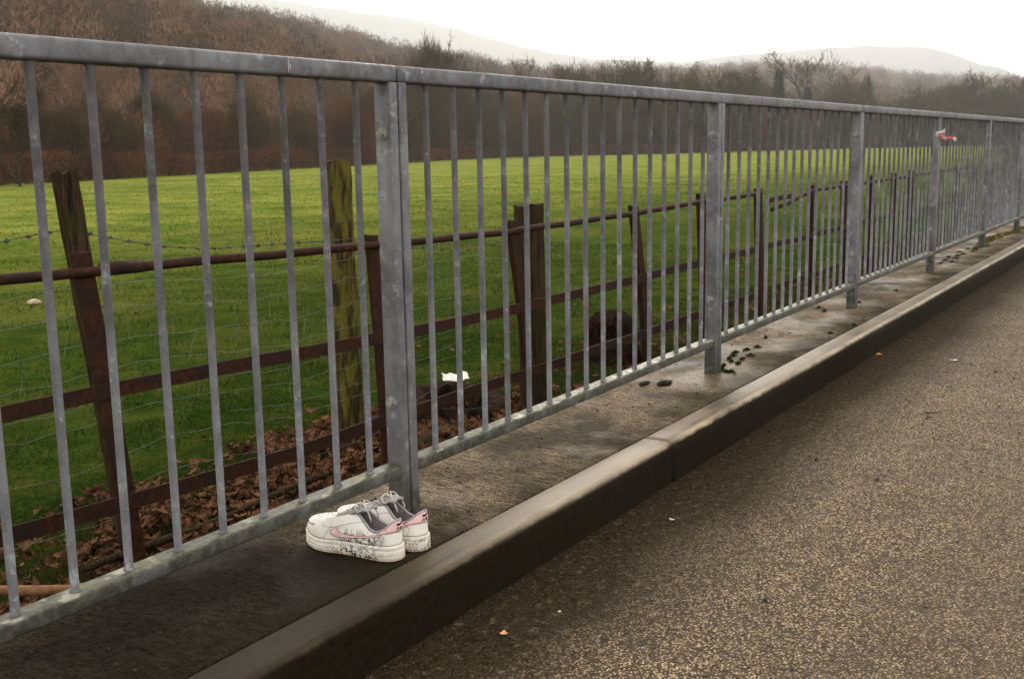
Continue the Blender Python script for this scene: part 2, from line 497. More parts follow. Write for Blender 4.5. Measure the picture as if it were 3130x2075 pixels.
# ------------------------------------------------------------------ galvanised guardrail panels
FY = 1.62
def bevbox(a, b, bev): m = bmesh.new(); box(m, a, b, bev, 3); return m
ORD = ['nearest', 'second', 'third', 'fourth', 'fifth', 'sixth', 'seventh']
def make_panel():
    t = thing('guardrail_panel', 'x', 'railing')
    bt = bevbox((.002, 0, 1.046), (1.998, .048, 1.085), .007); obj('top_rail', bt, MAT['galv'], t, True)
    bb = bevbox((.0325, .0, .109), (1.9675, .047, .139), .005); obj('bottom_rail', bb, MAT['galvmoss'], t, True)
    for x0 in (.002, 1.968):
        m = bevbox((x0, .0006, -.02), (x0 + .030, .0474, 1.0475), .004); obj('post', m, MAT['galv'], t, True)
    for k in range(16):
        x = .1345 + .116 * k
        m = bmesh.new(); tube(m, [(x, .024, .138), (x, .024, .141), (x, .024, .146), (x, .024, .6), (x, .024, 1.04), (x, .024, 1.047)], [.0115, .0100, .0078, .0078, .0078, .0115], 12)
        obj('baluster', m, MAT['galv'], t, True)
    for z in (.93, .293):
        m = bmesh.new()
        bmesh.ops.create_cone(m, segments=16, radius1=.013, radius2=.013, depth=.004, cap_ends=True, matrix=Matrix.Translation((1.966, .025, z)) @ Matrix.Rotation(PI / 2, 4, 'Y'))
        bmesh.ops.create_cone(m, segments=6, radius1=.0095, radius2=.009, depth=.011, cap_ends=True, matrix=Matrix.Translation((1.959, .025, z)) @ Matrix.Rotation(PI / 2, 4, 'Y'))
        bo = obj('bolt', m, MAT['boltm'], t)
        m = bmesh.new(); bmesh.ops.create_cone(m, segments=18, radius1=.0145, radius2=.0145, depth=.0025, cap_ends=True, matrix=Matrix.Translation((1.9667, .025, z)) @ Matrix.Rotation(PI / 2, 4, 'Y')); obj('washer', m, MAT['boltm'], bo)
    return t
plabels = [
    'galvanised steel railing panel nearest the camera, with the trainers under its far end',
    'second galvanised railing panel, just beyond the pair of trainers',
    'third galvanised railing panel, whose far end post starts the bend in the top rail',
    'fourth galvanised railing panel, ending at the post with the red and white cloth',
    'fifth galvanised railing panel, starting at the post with the red and white cloth',
    'sixth galvanised railing panel, starting at the mossy post foot near the right edge',
    'farthest galvanised railing panel, cut off by the right edge of the photo']
panel = make_panel()
px0 = [.082, 2.084, 4.086, 6.088, 8.055, 10.06, 11.98]
for i, x in enumerate(px0):
    o = panel if i == 0 else copy_tree(panel)
    o.location = (x, FY, 0)
    if i >= 3:
        o.scale = ((px0[i + 1] - x) / 2.002 if i < 6 else 1, 1, 1)
    tag(o, plabels[i], 'railing', 'galvanised railing panels along the footway')
# pale zinc run on the nearest top rail
m = bmesh.new()
for (x, z0, z1, ww) in ((1.640, 1.052, 1.082, .0018), (1.645, 1.058, 1.070, .0016)):
    zs = np.linspace(z0, z1, 6)
    L = [m.verts.new((x - ww * (.5 + .4 * random.random()), -.0008, z)) for z in zs]; Rr = [m.verts.new((x + ww * (.5 + .4 * random.random()), -.0008, z)) for z in zs]
    for k in range(5): m.faces.new((L[k], Rr[k], Rr[k + 1], L[k + 1]))
obj('zinc_run', m, mat_plain('bright_zinc', (.5, .5, .5), .5, .1), panel)

# cloth tied round the fourth post pair
def cloth(parent_mat, path, wid, name, par, tw=0.):
    vs, fs = [], []
    n = len(path)
    for i, p in enumerate(path):
        p = Vector(p)
        ww = wid[i] if hasattr(wid, '__len__') else wid
        for k in range(5):
            a = (k / 4 - .5)
            vs.append((p.x + .012 * math.sin(k * 2.1 + i), p.y - .010 * math.cos(k * 2.6 + i * .9), p.z + a * ww))
    for i in range(n - 1):
        for k in range(4): q = i * 5 + k; fs.append((q, q + 5, q + 6, q + 1))
    o = raw(name, vs, fs, parent_mat, par, True)
    s = o.modifiers.new('solid', 'SOLIDIFY'); s.thickness = .006
    s = o.modifiers.new('sub', 'SUBSURF'); s.levels = 2; s.render_levels = 2
    return o
cl = thing('tied_cloth', 'crumpled red and white cloth knotted round a railing post far along the fence', 'cloth', (8.055, FY, .925)); cl.scale = (.72, .72, .72)
mr_ = mat_plain('red_cloth', (.66, .19, .19), .8, .3, 60); mw_ = mat_plain('white_cloth', (.62, .60, .60), .85, .2, 60)
cloth(mr_, [(-.045, .03, .005), (-.05, -.02, -.002), (-.03, -.035, -.01), (.02, -.035, -.02), (.045, -.02, -.025)], [.045, .06, .065, .045, .02], 'red_band', cl)
cloth(mw_, [(-.05, .03, .02), (-.06, -.03, .03), (-.02, -.04, .045), (.03, -.04, .045), (.05, -.02, .02), (.045, -.04, -.02), (.02, -.05, -.045)], [.03, .03, .035, .05, .03, .02, .035], 'white_loop', cl)
cloth(mr_, [(.04, -.03, -.022), (.08, -.06, -.022), (.13, -.08, -.02), (.17, -.09, -.03)], [.012, .02, .035, .03], 'red_tail', cl)
cloth(mw_, [(.165, -.09, -.03), (.20, -.10, -.034), (.23, -.11, -.038)], [.03, .045, .02], 'white_tip', cl)
cloth(mw_, [(-.10, .02, .03), (-.12, .0, .015), (-.11, .01, -.005)], [.02, .03, .02], 'white_end', cl)

# ------------------------------------------------------------------ old rusty estate fence
RY = 3.4
rfence = thing('rusty_fence', 'old rusted iron fence with round top pipe and two flat bars behind the grey railing', 'fence', (0, RY, GZ))
def RP(x, y, z): return Vector((x, y - RY, z - GZ))
def bar_path(name, pts, hh, th=.009, yo=0):
    m = bmesh.new(); prev = None
    for (x, z) in pts:
        r_ = [m.verts.new(RP(x, RY + yo + a, z + b)) for a, b in ((0, -hh), (th, -hh), (th, hh), (0, hh))]
        if prev:
            for k in range(4): m.faces.new((prev[k], r_[k], r_[(k + 1) % 4], prev[(k + 1) % 4]))
        else: m.faces.new(r_)
        prev = r_
    m.faces.new(prev[::-1])
    return obj(name, m, MAT['rust'], rfence)
def densify(pts, st=.35):
    o = []
    for (a, b), (c, d) in zip(pts, pts[1:]):
        n = max(1, int((c - a) / st))
        for i in range(n): t = i / n; o.append((a + (c - a) * t, b + (d - b) * t + .003 * math.sin(a * 7 + i * 1.3)))
    return o + [pts[-1]]
p1 = densify([(1.2, .505), (2.19, .488), (3.05, .470), (3.9, .447), (4.6, .430), (5.34, .420), (6.2, .425), (6.95, .432), (8.65, .455), (9.56, .462)])
p2 = densify([(9.85, .30), (10.3, .335), (10.75, .39), (11.1, .425), (12.26, .43), (13.4, .43), (15.4, .44), (18.5, .455), (22, .46), (27, .465)])
for pp in (p1, p2):
    m = bmesh.new(); tube(m, [RP(x, RY + .012, z) for x, z in pp], .0195, 10); obj('top_pipe', m, MAT['rust'], rfence, True)
m = bmesh.new(); tube(m, [RP(2.60, RY + .012, .483), (RP(2.78, RY + .012, .479))], .026, 10); obj('pipe_sleeve', m, MAT['rust'], rfence, True)
bar_path('middle_bar', densify([(1.2, .06), (2.1, .035), (2.62, .036), (3.87, -.007), (5.49, -.035), (7.1, -.03), (9.5, -.028)]), .029)
bar_path('middle_bar', densify([(9.75, -.02), (10.6, -.03), (12.2, -.02), (16, -.02), (27, 0)]), .026)
bar_path('lower_bar', densify([(1.2, -.33), (2.1, -.385), (3.5, -.435), (4.45, -.432), (6.95, -.44), (9.5, -.44)]), .031)
bar_path('lower_bar', densify([(9.9, -.43), (12.3, -.43), (16, -.42), (27, -.41)]), .028)
bar_path('broken_bar', [(9.75, .385), (10.0, .395), (10.45, .40)], .022)
fx = [(2.52, 2.66, .55), (4.15, 4.22, .49), (5.42, 5.64, .48), (7.03, 7.28, .48), (8.24, 8.36, .51), (9.55, 9.66, .495), (11.09, 11.23, .475), (12.26, 12.35, .475), (13.4, 13.5, .50), (14.5, 14.6, .497), (15.4, 15.5, .51), (17.0, 17.1, .485), (18.55, 18.6, .485), (20.1, 20.1, .49), (21.7, 21.7, .49), (23.3, 23.35, .49), (25, 25, .49)]
for (xt, xb, zt) in fx:
    m = bmesh.new()
    sh = .003
    def ang(pts2):
        prev = None
        for (x, z) in ((xb + (xb - xt) * .35, -1.15), (xb, -.65), ((xt + xb) / 2 + .008, -.08), (xt, zt)):
            r_ = [m.verts.new(RP(x + a, RY + .013 + b, z)) for a, b in pts2]
            if prev:
                for k in range(len(pts2)): m.faces.new((prev[k], r_[k], r_[(k + 1) % len(pts2)], prev[(k + 1) % len(pts2)]))
            else: m.faces.new(r_[::-1])
            prev = r_
        m.faces.new(prev)
    ang([(-.042, .0), (.040, .0), (.040, .08), (.032, .08), (.032, .008), (-.042, .008)])
    obj('fence_post', m, MAT['rust'], rfence)

# ------------------------------------------------------------------ timber posts, stump
def timber(name, label, x, y, ztop, wx, wy, lean=(0, 0), mat='wood', group=None, cat='post', split=0):
    t = []
    n = 16; k = 10
    vs, fs = [], []
    z0 = -1.1
    for i in range(n + 1):
        z = z0 + (ztop - z0) * i / n
        for j in range(k):
            a = 2 * PI * j / k + .3
            sx = math.copysign(abs(math.cos(a)) ** .62, math.cos(a)); sy = math.copysign(abs(math.sin(a)) ** .62, math.sin(a))
            r_ = 1 + .10 * float(vnoise(j * 1.7, z, .35, int(x * 10))) + .05 * float(vnoise(j * 3.1, z, .08, 5))
            zt = z + (.014 * float(vnoise(j * 2.3, 1, 1, int(x * 7) + 3)) if i == n else 0)
            vs.append((lean[0] * (z - GZ) + sx * wx / 2 * r_, lean[1] * (z - GZ) + sy * wy / 2 * r_, zt - GZ))
        if i:
            for j in range(k): fs.append(((i - 1) * k + j, (i - 1) * k + (j + 1) % k, i * k + (j + 1) % k, i * k + j))
    vs.append((lean[0] * (ztop - GZ), lean[1] * (ztop - GZ), ztop - GZ - .01))
    for j in range(k): fs.append((n * k + j, n * k + (j + 1) % k, len(vs) - 1))
    o = raw(name, vs, fs, MAT[mat], None, False)
    o.location = (x, y, GZ)
    return tag(o, label, cat, group)
G = 'timber posts behind the rusty fence'
timber('timber_post', 'dark timber post leaning to the left beside the nearest rusty fence post', 3.02, 3.9, .83, .085, .10, (-.115, 0), 'wood', G)
timber('timber_post', 'timber post covered in yellow green moss, standing upright behind the nearest railing panel', 4.84, 4.2, .84, .13, .13, (-.006, 0), 'mosswood', G)
w3 = thing('timber_post', 'thick short dark timber post against a rusty fence post behind the second railing panel', 'post', (5.98, 3.62, GZ), 0, G)
p_ = timber('post_body', '', 0, 0, .545, .20, .15, (-.03, 0), 'wood'); p_.parent = w3; p_.location = (0, 0, 0)
for kk in ('label', 'category', 'group'):
    if kk in p_: del p_[kk]
m = bmesh.new(); tube(m, [(.02, .02, .78), (.12, .05, .38), (.235, .06, -.12)], [.035, .055, .06], 8); obj('prop', m, MAT['wood'], w3, True)
# stump
vs, fs = [], []
k, n = 26, 12
for i in range(n + 1):
    t = i / n
    for j in range(k):
        a = 2 * PI * j / k
        r_ = (.25 - .08 * t ** .9) * (1 + .22 * float(vnoise(j * .8, t * 2, 1, 3)) + .16 * float(vnoise(j * 2.2, t * 5, 1, 8))) * (1 - .45 * max(0, t - .85) / .15 * .8)
        z = .40 * t * (1 + .02 * float(vnoise(j * 1.3, 0, 1, 4)))
        vs.append((r_ * math.cos(a), r_ * math.sin(a), z - .05 * (i == 0)))
    if i:
        for j in range(k): fs.append(((i - 1) * k + j, (i - 1) * k + (j + 1) % k, i * k + (j + 1) % k, i * k + j))
vs.append((0, 0, .345))
for j in range(k): fs.append((n * k + j, n * k + (j + 1) % k, len(vs) - 1))
bst = NB('rotten_stump')
cst = bst.ramp(bst.noise(34, 6, .7), [(.36, (.006, .003, .002)), (.70, (.12, .045, .021)), (.52, (.030, .012, .006))])
cst = bst.mix(bst.rng(bst.noise(5, 3), .5, .62), cst, (.02, .014, .01))
MAT['stump'] = bst.done(cst, .9, bst.bump(bst.noise(40, 6, .8), 1, .05), 0, .03)
o = raw('tree_stump', vs, fs, MAT['stump'], None, True); o.location = (8.07, 4.15, GZ)
tag(o, 'rotten reddish brown tree stump in the grass behind the second railing panel', 'stump')

# ------------------------------------------------------------------ wires
NY = 4.13
barb_pts = [(1.4, .50), (2.65, .551), (2.98, .585), (3.12, .55), (3.45, .475), (3.75, .435), (4.2, .42), (4.84, .40), (5.15, .345), (5.39, .309), (5.91, .234), (6.1, .24)]
wf = thing('wire_fence', 'slack broken wire netting and a barbed strand strung between the timber posts', 'fence', (0, NY, GZ))
def wpath(pts, r_, mat, name, wob=.004):
    m = bmesh.new(); P = []
    for (a, b), (c, d) in zip(pts, pts[1:]):
        n = max(1, int(abs(c - a) / .06))
        for i in range(n):
            t = i / n; x = a + (c - a) * t
            P.append((x, wob * float(vnoise(x, 0, .12, int(b * 100) & 63)), b + (d - b) * t - GZ + wob * float(vnoise(x, 5, .1, int(b * 50) & 63))))
    P.append((pts[-1][0], 0, pts[-1][1] - GZ))
    tube(m, P, r_, 4); return obj(name, m, mat, wf)
wpath(barb_pts, .0022, MAT['barb'], 'barbed_strand')
m = bmesh.new()
xb = 1.5
while xb < 6.05:
    zb = np.interp(xb, [p[0] for p in barb_pts], [p[1] for p in barb_pts]) - GZ
    for q in range(4):
        d = Vector((random.uniform(-.4, .4), random.uniform(-1, 1), random.uniform(-1, 1))).normalized() * .017
        tube(m, [Vector((xb, 0, zb)) - d, Vector((xb + .006, 0, zb)) + d], .0016, 3)
    tube(m, [(xb - .008, 0, zb), (xb + .014, 0, zb)], .005, 5)
    xb += .10
obj('barb', m, MAT['barb'], wf)['kind'] = 'stuff'
wpath([(6.4, .18), (6.75, .185), (7.1, .19), (7.35, .245), (7.6, .31), (7.75, .37)], .0022, MAT['barb'], 'loose_strand', .02)
rows = [.285, .178, .045, -.075, -.20, -.28, -.39, -.455, -.62, -.70]
for k, z in enumerate(rows):
    s_ = .05 if k < 5 else .02
    pts = [(1.4, z + .03), (2.2, z + .0), (3.0, z + .05 - .01 * k), (3.4, z + .03), (3.85, z - s_ * .2), (4.3, z - s_ * .4 - .008 * k), (4.84, z + .015 - .01 * k), (5.2, z - .02 - .004 * k), (5.6, z + .01), (6.0, z + .03)]
    if k in (0, 1, 4): pts += [(6.5, z - .06), (7.0, z - .10)]
    if k in (6,): pts = pts[4:]
    wpath(pts, .0009, MAT['wire'], 'line_wire', .010)
m = bmesh.new()
for i in range(34):
    x = 1.9 + i * .135 + random.uniform(-.03, .03)
    if abs(x - 4.84) < .1: continue
    segs = random.sample(range(7), random.choice([1, 2, 2, 3]))
    if 3.2 < x < 4.7 and 0 not in segs: segs.append(0)
    for s_ in segs:
        z0, z1 = rows[s_] - GZ, rows[s_ + 1] - GZ
        dx = random.uniform(.03, .08) if s_ == 0 else random.uniform(-.05, .05)
        tube(m, [(x, 0, z0), (x + dx * .5 + random.uniform(-.01, .01), .012, (z0 + z1) / 2), (x + dx, 0, z1)], .0010, 3)
obj('stay_wire', m, MAT['wire'], wf)['kind'] = 'stuff'

# ------------------------------------------------------------------ trainers
exec_shoes = True
SL = .272
def lerp_tab(t, tab): return float(np.interp(t, [a for a, _ in tab], [b for _, b in tab]))
# outline half widths (left/right sides) along the length s: 0 heel ... SL toe
def ol(s, side):
    t = s / SL
    tabs = {1: [(0, 0), (.015, .016), (.05, .027), (.12, .034), (.25, .036), (.42, .0345), (.55, .038), (.7, .045), (.8, .045), (.9, .036), (.96, .024), (.99, .011), (1, 0)],
            -1: [(0, 0), (.015, .016), (.05, .027), (.12, .034), (.25, .035), (.42, .031), (.55, .033), (.7, .040), (.8, .041), (.9, .034), (.96, .023), (.99, .011), (1, 0)]}
    return lerp_tab(t, tabs[side])
def outline(n=72, grow=0.0, side_flip=1):
    # closed loop starting at the heel going along +y side to toe then back
    P = []
    for i in range(n):
        th = 2 * PI * i / n
        s = SL * (1 - math.cos(th)) / 2
        side = 1 if i <= n / 2 else -1
        y = ol(s, side * side_flip) * side
        P.append((s, y))
    Q = []
    for i, (s, y) in enumerate(P):
        a = P[i - 1]; b = P[(i + 1) % n]
        tx, ty = b[0] - a[0], b[1] - a[1]; l = math.hypot(tx, ty) or 1
        nxn, nyn = ty / l, -tx / l
        # outward: away from centre
        cx = SL * .5
        if nxn * (s - min(max(s, .05), SL - .05)) + nyn * y < 0: nxn, nyn = -nxn, -nyn
        Q.append((s + nxn * grow, y + nyn * grow))
    return Q
def toe_lift(s):
    t = max(0, (s / SL - .72) / .28); return .012 * t * t
def sole_h(s): return .033 - .009 * (s / SL) ** 1.0 if s < SL * .9 else .0265
def make_shoe(flip, name_t, label, loc, rot, muddy):
    t = thing('trainer', label, 'shoe', loc, rot, 'pair of trainers')
    n = 72
    b = NB('trainer_leather_' + ('muddy' if muddy else 'scuffed'))
    base = b.mix(b.rng(b.noise(90, 4), .3, .7), (.88, .83, .75), (.94, .91, .85))
    base = b.mix(b.rng(b.noise(22, 4), .52, .72, 0, .45), base, (.50, .43, .33))
    ox, oy, oz = b.sep(b.tc.outputs['Object'])
    sp = b.noise(380, 3, .6); big = b.noise(85, 4, .7)
    zone = b.math('MULTIPLY', b.rng(ox, .015, .05), b.rng(ox, .13, .175, 1, 0))
    if muddy:
        zone = b.math('MULTIPLY', zone, b.rng(oz, .048, .066, 1, 0))
        mk = b.math('MULTIPLY', b.rng(big, .46, .50), b.rng(sp, .44, .48))
        mk = b.math('MULTIPLY', mk, zone)
    else:
        zone = b.rng(oz, .012, .03, 1, .0)
        mk = b.math('MULTIPLY', b.rng(big, .52, .58), b.rng(sp, .44, .50)); mk = b.math('MULTIPLY', mk, zone)
    base = b.mix(mk, base, (.012, .008, .005))
    mL = b.done(base, .5, b.bump(b.noise(200, 3), .2, .001), 0, .4)
    b = NB('trainer_rubber_' + ('muddy' if muddy else 'scuffed'))
    ox, oy, oz = b.sep(b.tc.outputs['Object'])
    base = b.mix(b.rng(b.noise(60, 4), .35, .65), (.74, .67, .57), (.87, .82, .74))
    base = b.mix(b.rng(oz, .004, .012, .6, 0), base, (.36, .24, .13))
    zone = b.math('MULTIPLY', b.rng(ox, .02, .05), b.rng(ox, .14, .19, 1, .12)) if muddy else .8
    mk = b.math('MULTIPLY', b.rng(b.noise(95, 4, .7), .48, .53), b.rng(b.noise(280, 3), .42, .48))
    mk = b.math('MULTIPLY', mk, b.math('MULTIPLY', zone, b.rng(oz, .012, .034, 1, .35)))
    base = b.mix(mk, base, (.012, .008, .005))
    mS = b.done(base, .55, b.bump(b.noise(150, 3), .2, .001), 0, .4)
    mP = MAT.setdefault('pink', mat_plain('pink_leather', (.86, .56, .53), .5, .12, 90))
    mG = MAT.setdefault('lining', mat_plain('grey_lining', (.34, .30, .31), .9, .25, 120))
    mD = MAT.setdefault('insole', mat_plain('dark_insole', (.035, .032, .034), .95, .3, 80))
    mK = MAT.setdefault('stitch', mat_plain('dirty_seam', (.13, .085, .06), .8, .3, 200))
    mW = MAT.setdefault('lace', mat_plain('dirty_lace', (.50, .46, .41), .9, .25, 150))
    mB = MAT.setdefault('mark', mat_plain('dark_mark', (.03, .018, .016), .8, .3, 200))
    # sole: stacked rings
    rings = [(.0, .0045, 0), (.0015, .0037, 0), (.003, .0040, 0), (.0085, .0040, 0), (.0092, .0036, 0), (.0104, .0036, 0), (.0111, .0040, 0), (.70, .0036, 0), (.725, .0031, 0), (.75, .0031, 0), (.775, .0036, 0), (.95, .0035, 0), (.985, .0032, 0), (1.0, .0026, 0), (1.01, .0010, 0), (1.02, .0, 0)]
    vs, fs = [], []
    for (h, g, _) in rings:
        for (s, y) in outline(n, g, flip):
            hh = sole_h(min(max(s, 0), SL)); lift = toe_lift(s)
            z = lift + (h if h < .3 else hh * h if h <= 1 else hh + (h - 1) * .04)
            vs.append((s, y, z))
    m_ = len(rings)
    for i in range(m_ - 1):
        for j in range(n): fs.append((i * n + j, i * n + (j + 1) % n, (i + 1) * n + (j + 1) % n, (i + 1) * n + j))
    fs.append(tuple(range(n))[::-1]); fs.append(tuple((m_ - 1) * n + j for j in range(n)))
    raw('sole', vs, fs, mS, t, True)
    # upper shell: outline -> topline
    H = lambda s: sole_h(min(max(s, 0), SL)) + toe_lift(s) - .001
    topL = [(0, .0), (.03, .0155), (.08, .027), (.16, .0295), (.25, .0275), (.32, .0235), (.38, .0185), (.42, .0155), (.46, .0150), (.52, .0148), (.58, .0146), (.64, .0140), (.67, .0105), (.682, .004), (.685, .0)]
    def topline(u):   # u 0..1 heel->throat front ; returns s, halfwidth, z
        tab_s = u * .685
        y = lerp_tab(tab_s, topL)
        z = lerp_tab(tab_s, [(0, .092), (.03, .088), (.08, .075), (.14, .065), (.2, .0625), (.26, .067), (.32, .080), (.38, .0925), (.42, .096), (.5, .088), (.58, .0785), (.64, .0715), (.685, .067)])
        return tab_s * SL, y, z
    out_ = outline(n, -.0008, flip)
    nv = 14
    S = np.zeros((n, nv + 1, 3))
    for j in range(n):
        th = 2 * PI * j / n
        side = 1 if j <= n / 2 else -1
        u = (1 - math.cos(th)) / 2
        s1, hy, z1 = topline(u)
        y1 = hy * side
        s0, y0 = out_[j]; z0 = H(s0)
        tf = max(0, (u - .55) / .45)
        for i in range(nv + 1):
            v = i / nv
            # vertical first, then in
            e_ = 1.0 + 1.1 * tf
            hz = 1 - (1 - v) ** (1.15 + .9 * tf)
            hi = v ** (1.5 + .55 * tf) if tf > 0 else v ** 1.35
            bul = math.sin(PI * v) * (.0035 + .002 * tf)
            ss = s0 + (s1 - s0) * hi; yy = y0 + (y1 - y0) * hi; zz = z0 + (z1 - z0) * hz
            dx, dy = s0 - SL * .45, y0; l = math.hypot(dx, dy) or 1
            ss += bul * (dx / l) * tf; yy += bul * (dy / l)
            S[j, i] = (ss, yy, zz + bul * tf * .8)
    vs = S.reshape(-1, 3); fs = []
    for j in range(n):
        for i in range(nv): fs.append((j * (nv + 1) + i, ((j + 1) % n) * (nv + 1) + i, ((j + 1) % n) * (nv + 1) + i + 1, j * (nv + 1) + i + 1))
    up = raw('upper', vs, fs, mL, t, True)
    so_ = up.modifiers.new('thick', 'SOLIDIFY'); so_.thickness = .0025; so_.offset = 1
    # sampler on shell: (jfloat, v)
    def samp(j, v, off=0.):
        j = j % n; j0 = int(j); a = j - j0; v = min(max(v, 0), 1) * nv; i0 = min(int(v), nv - 1); b_ = v - i0
        def q(jj, ii): return Vector(S[jj % n, ii])
        p = (q(j0, i0) * (1 - a) + q(j0 + 1, i0) * a) * (1 - b_) + (q(j0, i0 + 1) * (1 - a) + q(j0 + 1, i0 + 1) * a) * b_
        du = q(j0 + 1, i0) - q(j0, i0); dv = q(j0, i0 + 1) - q(j0, i0)
        if dv.length < 1e-6 or du.length < 1e-6: return p
        nn = du.cross(dv).normalized()
        c = Vector((SL * .45, 0, .03))
        if nn.dot(p - c) < 0: nn = -nn
        return p + nn * off
    def j_at(s, side):   # loop index whose mid-height point has this s
        best = min(range(0, n // 2 + 1), key=lambda j: abs(S[j if side > 0 else (n - j) % n, nv // 2][0] - s))
        lo, hi = max(best - 1, 0), min(best + 1, n // 2)
        ss = [S[(q if side > 0 else (n - q) % n), nv // 2][0] for q in (lo, best, hi)]
        jj = float(np.interp(s, ss, [lo, best, hi])) if ss[0] < ss[1] < ss[2] else best
        return jj if side > 0 else n - jj
    def v_at(j, z):
        zs = [samp(j, k / nv).z for k in range(nv + 1)]
        return float(np.interp(z, zs, [k / nv for k in range(nv + 1)]))
    def patch(name, cols, mat, off=.0016, rows_=5):
        # cols: list of (j, vlow, vhigh)
        vs, fs = [], []
        for (j, a, b_) in cols:
            for k in range(rows_ + 1): vs.append(samp(j, a + (b_ - a) * k / rows_, off if 0 < k < rows_ else off * .6))
        for i in range(len(cols) - 1):
            for k in range(rows_): q = i * (rows_ + 1) + k; fs.append((q, q + rows_ + 1, q + rows_ + 2, q + 1))
        o = raw(name, vs, fs, mat, t, True)
        sm = o.modifiers.new('thick', 'SOLIDIFY'); sm.thickness = .0012; sm.offset = 0
        return o
    def seam(pts, name='seam', r_=.00045, mat=None, off=.0008):
        m = bmesh.new(); tube(m, [samp(j, v, off) for j, v in pts], r_, 4); return obj(name, m, mat or mK, t)
    # swoosh-like stripe on both sides: upper and lower curves in (s,z)
    for side in (1, -1):
        lowc = [(.156, .061), (.163, .052), (.162, .0455), (.152, .0405), (.138, .0385), (.12, .0395), (.10, .0425), (.075, .0475), (.05, .053), (.03, .0575)]
        upc = [(.152, .0645), (.151, .0585), (.148, .0535), (.140, .0500), (.128, .0478), (.112, .0475), (.095, .0490), (.075, .0525), (.05, .0570), (.03, .0605)]
        vs, fs = [], []
        for (a, b_) in zip(lowc, upc):
            for k in range(5):
                q = k / 4; s_ = a[0] + (b_[0] - a[0]) * q; z_ = a[1] + (b_[1] - a[1]) * q
                j = j_at(s_, side); vs.append(samp(j, v_at(j, z_), .0016))
        for i in range(len(lowc) - 1):
            for k in range(4): q = i * 5 + k; fs.append((q, q + 5, q + 6, q + 1))
        o = raw('side_stripe', vs, fs, mP, t, True); sm = o.modifiers.new('thick', 'SOLIDIFY'); sm.thickness = .0012; sm.offset = 0
        for cv in (lowc, upc):
            m = bmesh.new(); tube(m, [samp(j_at(a, side), v_at(j_at(a, side), z), .0022) for a, z in cv], .0005, 4); obj('seam', m, mK, t)
        # quarter seam, eyestay seam, collar panel seam
        for ln in ([(.178, .030), (.172, .045), (.168, .058), (.170, .064)], [(.198, .0645), (.185, .0585), (.168, .0585), (.15, .064), (.13, .0735), (.112, .081)],
                   [(.028, .036), (.026, .05), (.026, .058)]):
            m = bmesh.new(); tube(m, [samp(j_at(a, side), v_at(j_at(a, side), z), .0007) for a, z in ln], .0004, 4); obj('seam', m, mK, t)
    # heel tab wrapping round the back
    cols = []
    for k in range(-11, 12):
        j = (k * 1.0) % n
        a = abs(k) / 11
        vh = .995 if a < .6 else .995 - (a - .6) * .5
        vl = .50 + .10 * a if a < .5 else .55 + (a - .5) * .5
        cols.append((j, min(vl, vh - .02), vh))
    tab_o = patch('heel_tab', cols, mP, .0016, 6)
    seam([((k) % n, (.50 + .10 * abs(k) / 11 if abs(k) < 6 else .55 + (abs(k) / 11 - .5) * .5) - .01) for k in range(-11, 12)])
    # small embroidered mark and letters on the heel tab
    m = bmesh.new()
    def hm(pts, r_=.0009):
        tube(m, [samp((a) % n, v, .0026) for a, v in pts], r_, 4)
    hm([(3.0, .86), (2.6, .80), (1.2, .79), (-1.2, .84), (-3.4, .92)], .0018)
    hm([(2.8, .84), (1.6, .82), (-0.4, .84)], .0018)
    hm([(2.8, .60), (2.2, .71), (1.6, .60)]); hm([(2.5, .645), (1.9, .645)], .0007)
    hm([(.4, .60), (.4, .71)], .0010)
    hm([(-.8, .60), (-.8, .71), (-1.8, .705), (-1.9, .67), (-.9, .655), (-2.0, .60)])
    obj('heel_mark', m, mB, tab_o)
    # toe overlay seam + perforations
    seam([(j, .40 + .10 * math.sin((j - 36) * .3)) for j in np.linspace(27, 45, 24)], r_=.0007)
    seam([(j, .43 + .10 * math.sin((j - 36) * .3)) for j in np.linspace(27.5, 44.5, 24)], r_=.0004)
    m = bmesh.new()
    for (jj, vv) in [(36, .62), (36, .74), (36, .86), (32.5, .64), (32.5, .74), (32.8, .86), (39.5, .64), (39.5, .74), (39.2, .86), (34.2, .68), (34.2, .80), (37.8, .68), (37.8, .80), (30.6, .72), (41.4, .72)]:
        p = samp(jj, vv, .0006)
        bmesh.ops.create_icosphere(m, subdivisions=1, radius=.0011, matrix=Matrix.Translation(p))
    obj('perforation', m, mB, t)['kind'] = 'stuff'
    # foxing seam line above the sole
    m = bmesh.new(); o2 = outline(n, .0002, flip)
    P = [(s, y, sole_h(min(max(s, 0), SL)) + toe_lift(s) + .0035) for s, y in o2]; tube(m, P + [P[0]], .0007, 4, False); obj('seam', m, mK, t)
    # collar piping and inner lining
    cj = [j for j in range(-27, 28)]
    m = bmesh.new(); tube(m, [samp(j % n, 1.0, -.001) + Vector((0, 0, .0005)) for j in cj], [.0034] * len(cj), 8); obj('collar', m, mG, t, True)
    vs, fs = [], []
    rows_ = 7
    for j in cj:
        p = samp(j % n, 1.0, 0)
        s0, y0 = out_[j % n]
        for k in range(rows_ + 1):
            q = k / rows_
            vs.append((p.x + ((s0 * .94 + .012) - p.x) * q * .6, (p.y * (1 - .06)) + (y0 * .80 - p.y) * q * .8 - p.y * .03, p.z - .001 + (.040 - p.z) * q))
    for i in range(len(cj) - 1):
        for k in range(rows_): q = i * (rows_ + 1) + k; fs.append((q, q + 1, q + rows_ + 2, q + rows_ + 1))
    raw('lining', vs, fs, mG, t, True)
    vs = [(s * .93 + .01, y * .84, .041) for s, y in outline(40, 0, flip)]
    raw('insole', vs, [tuple(range(40))], mD, t)
    # tongue
    vs, fs = [], []
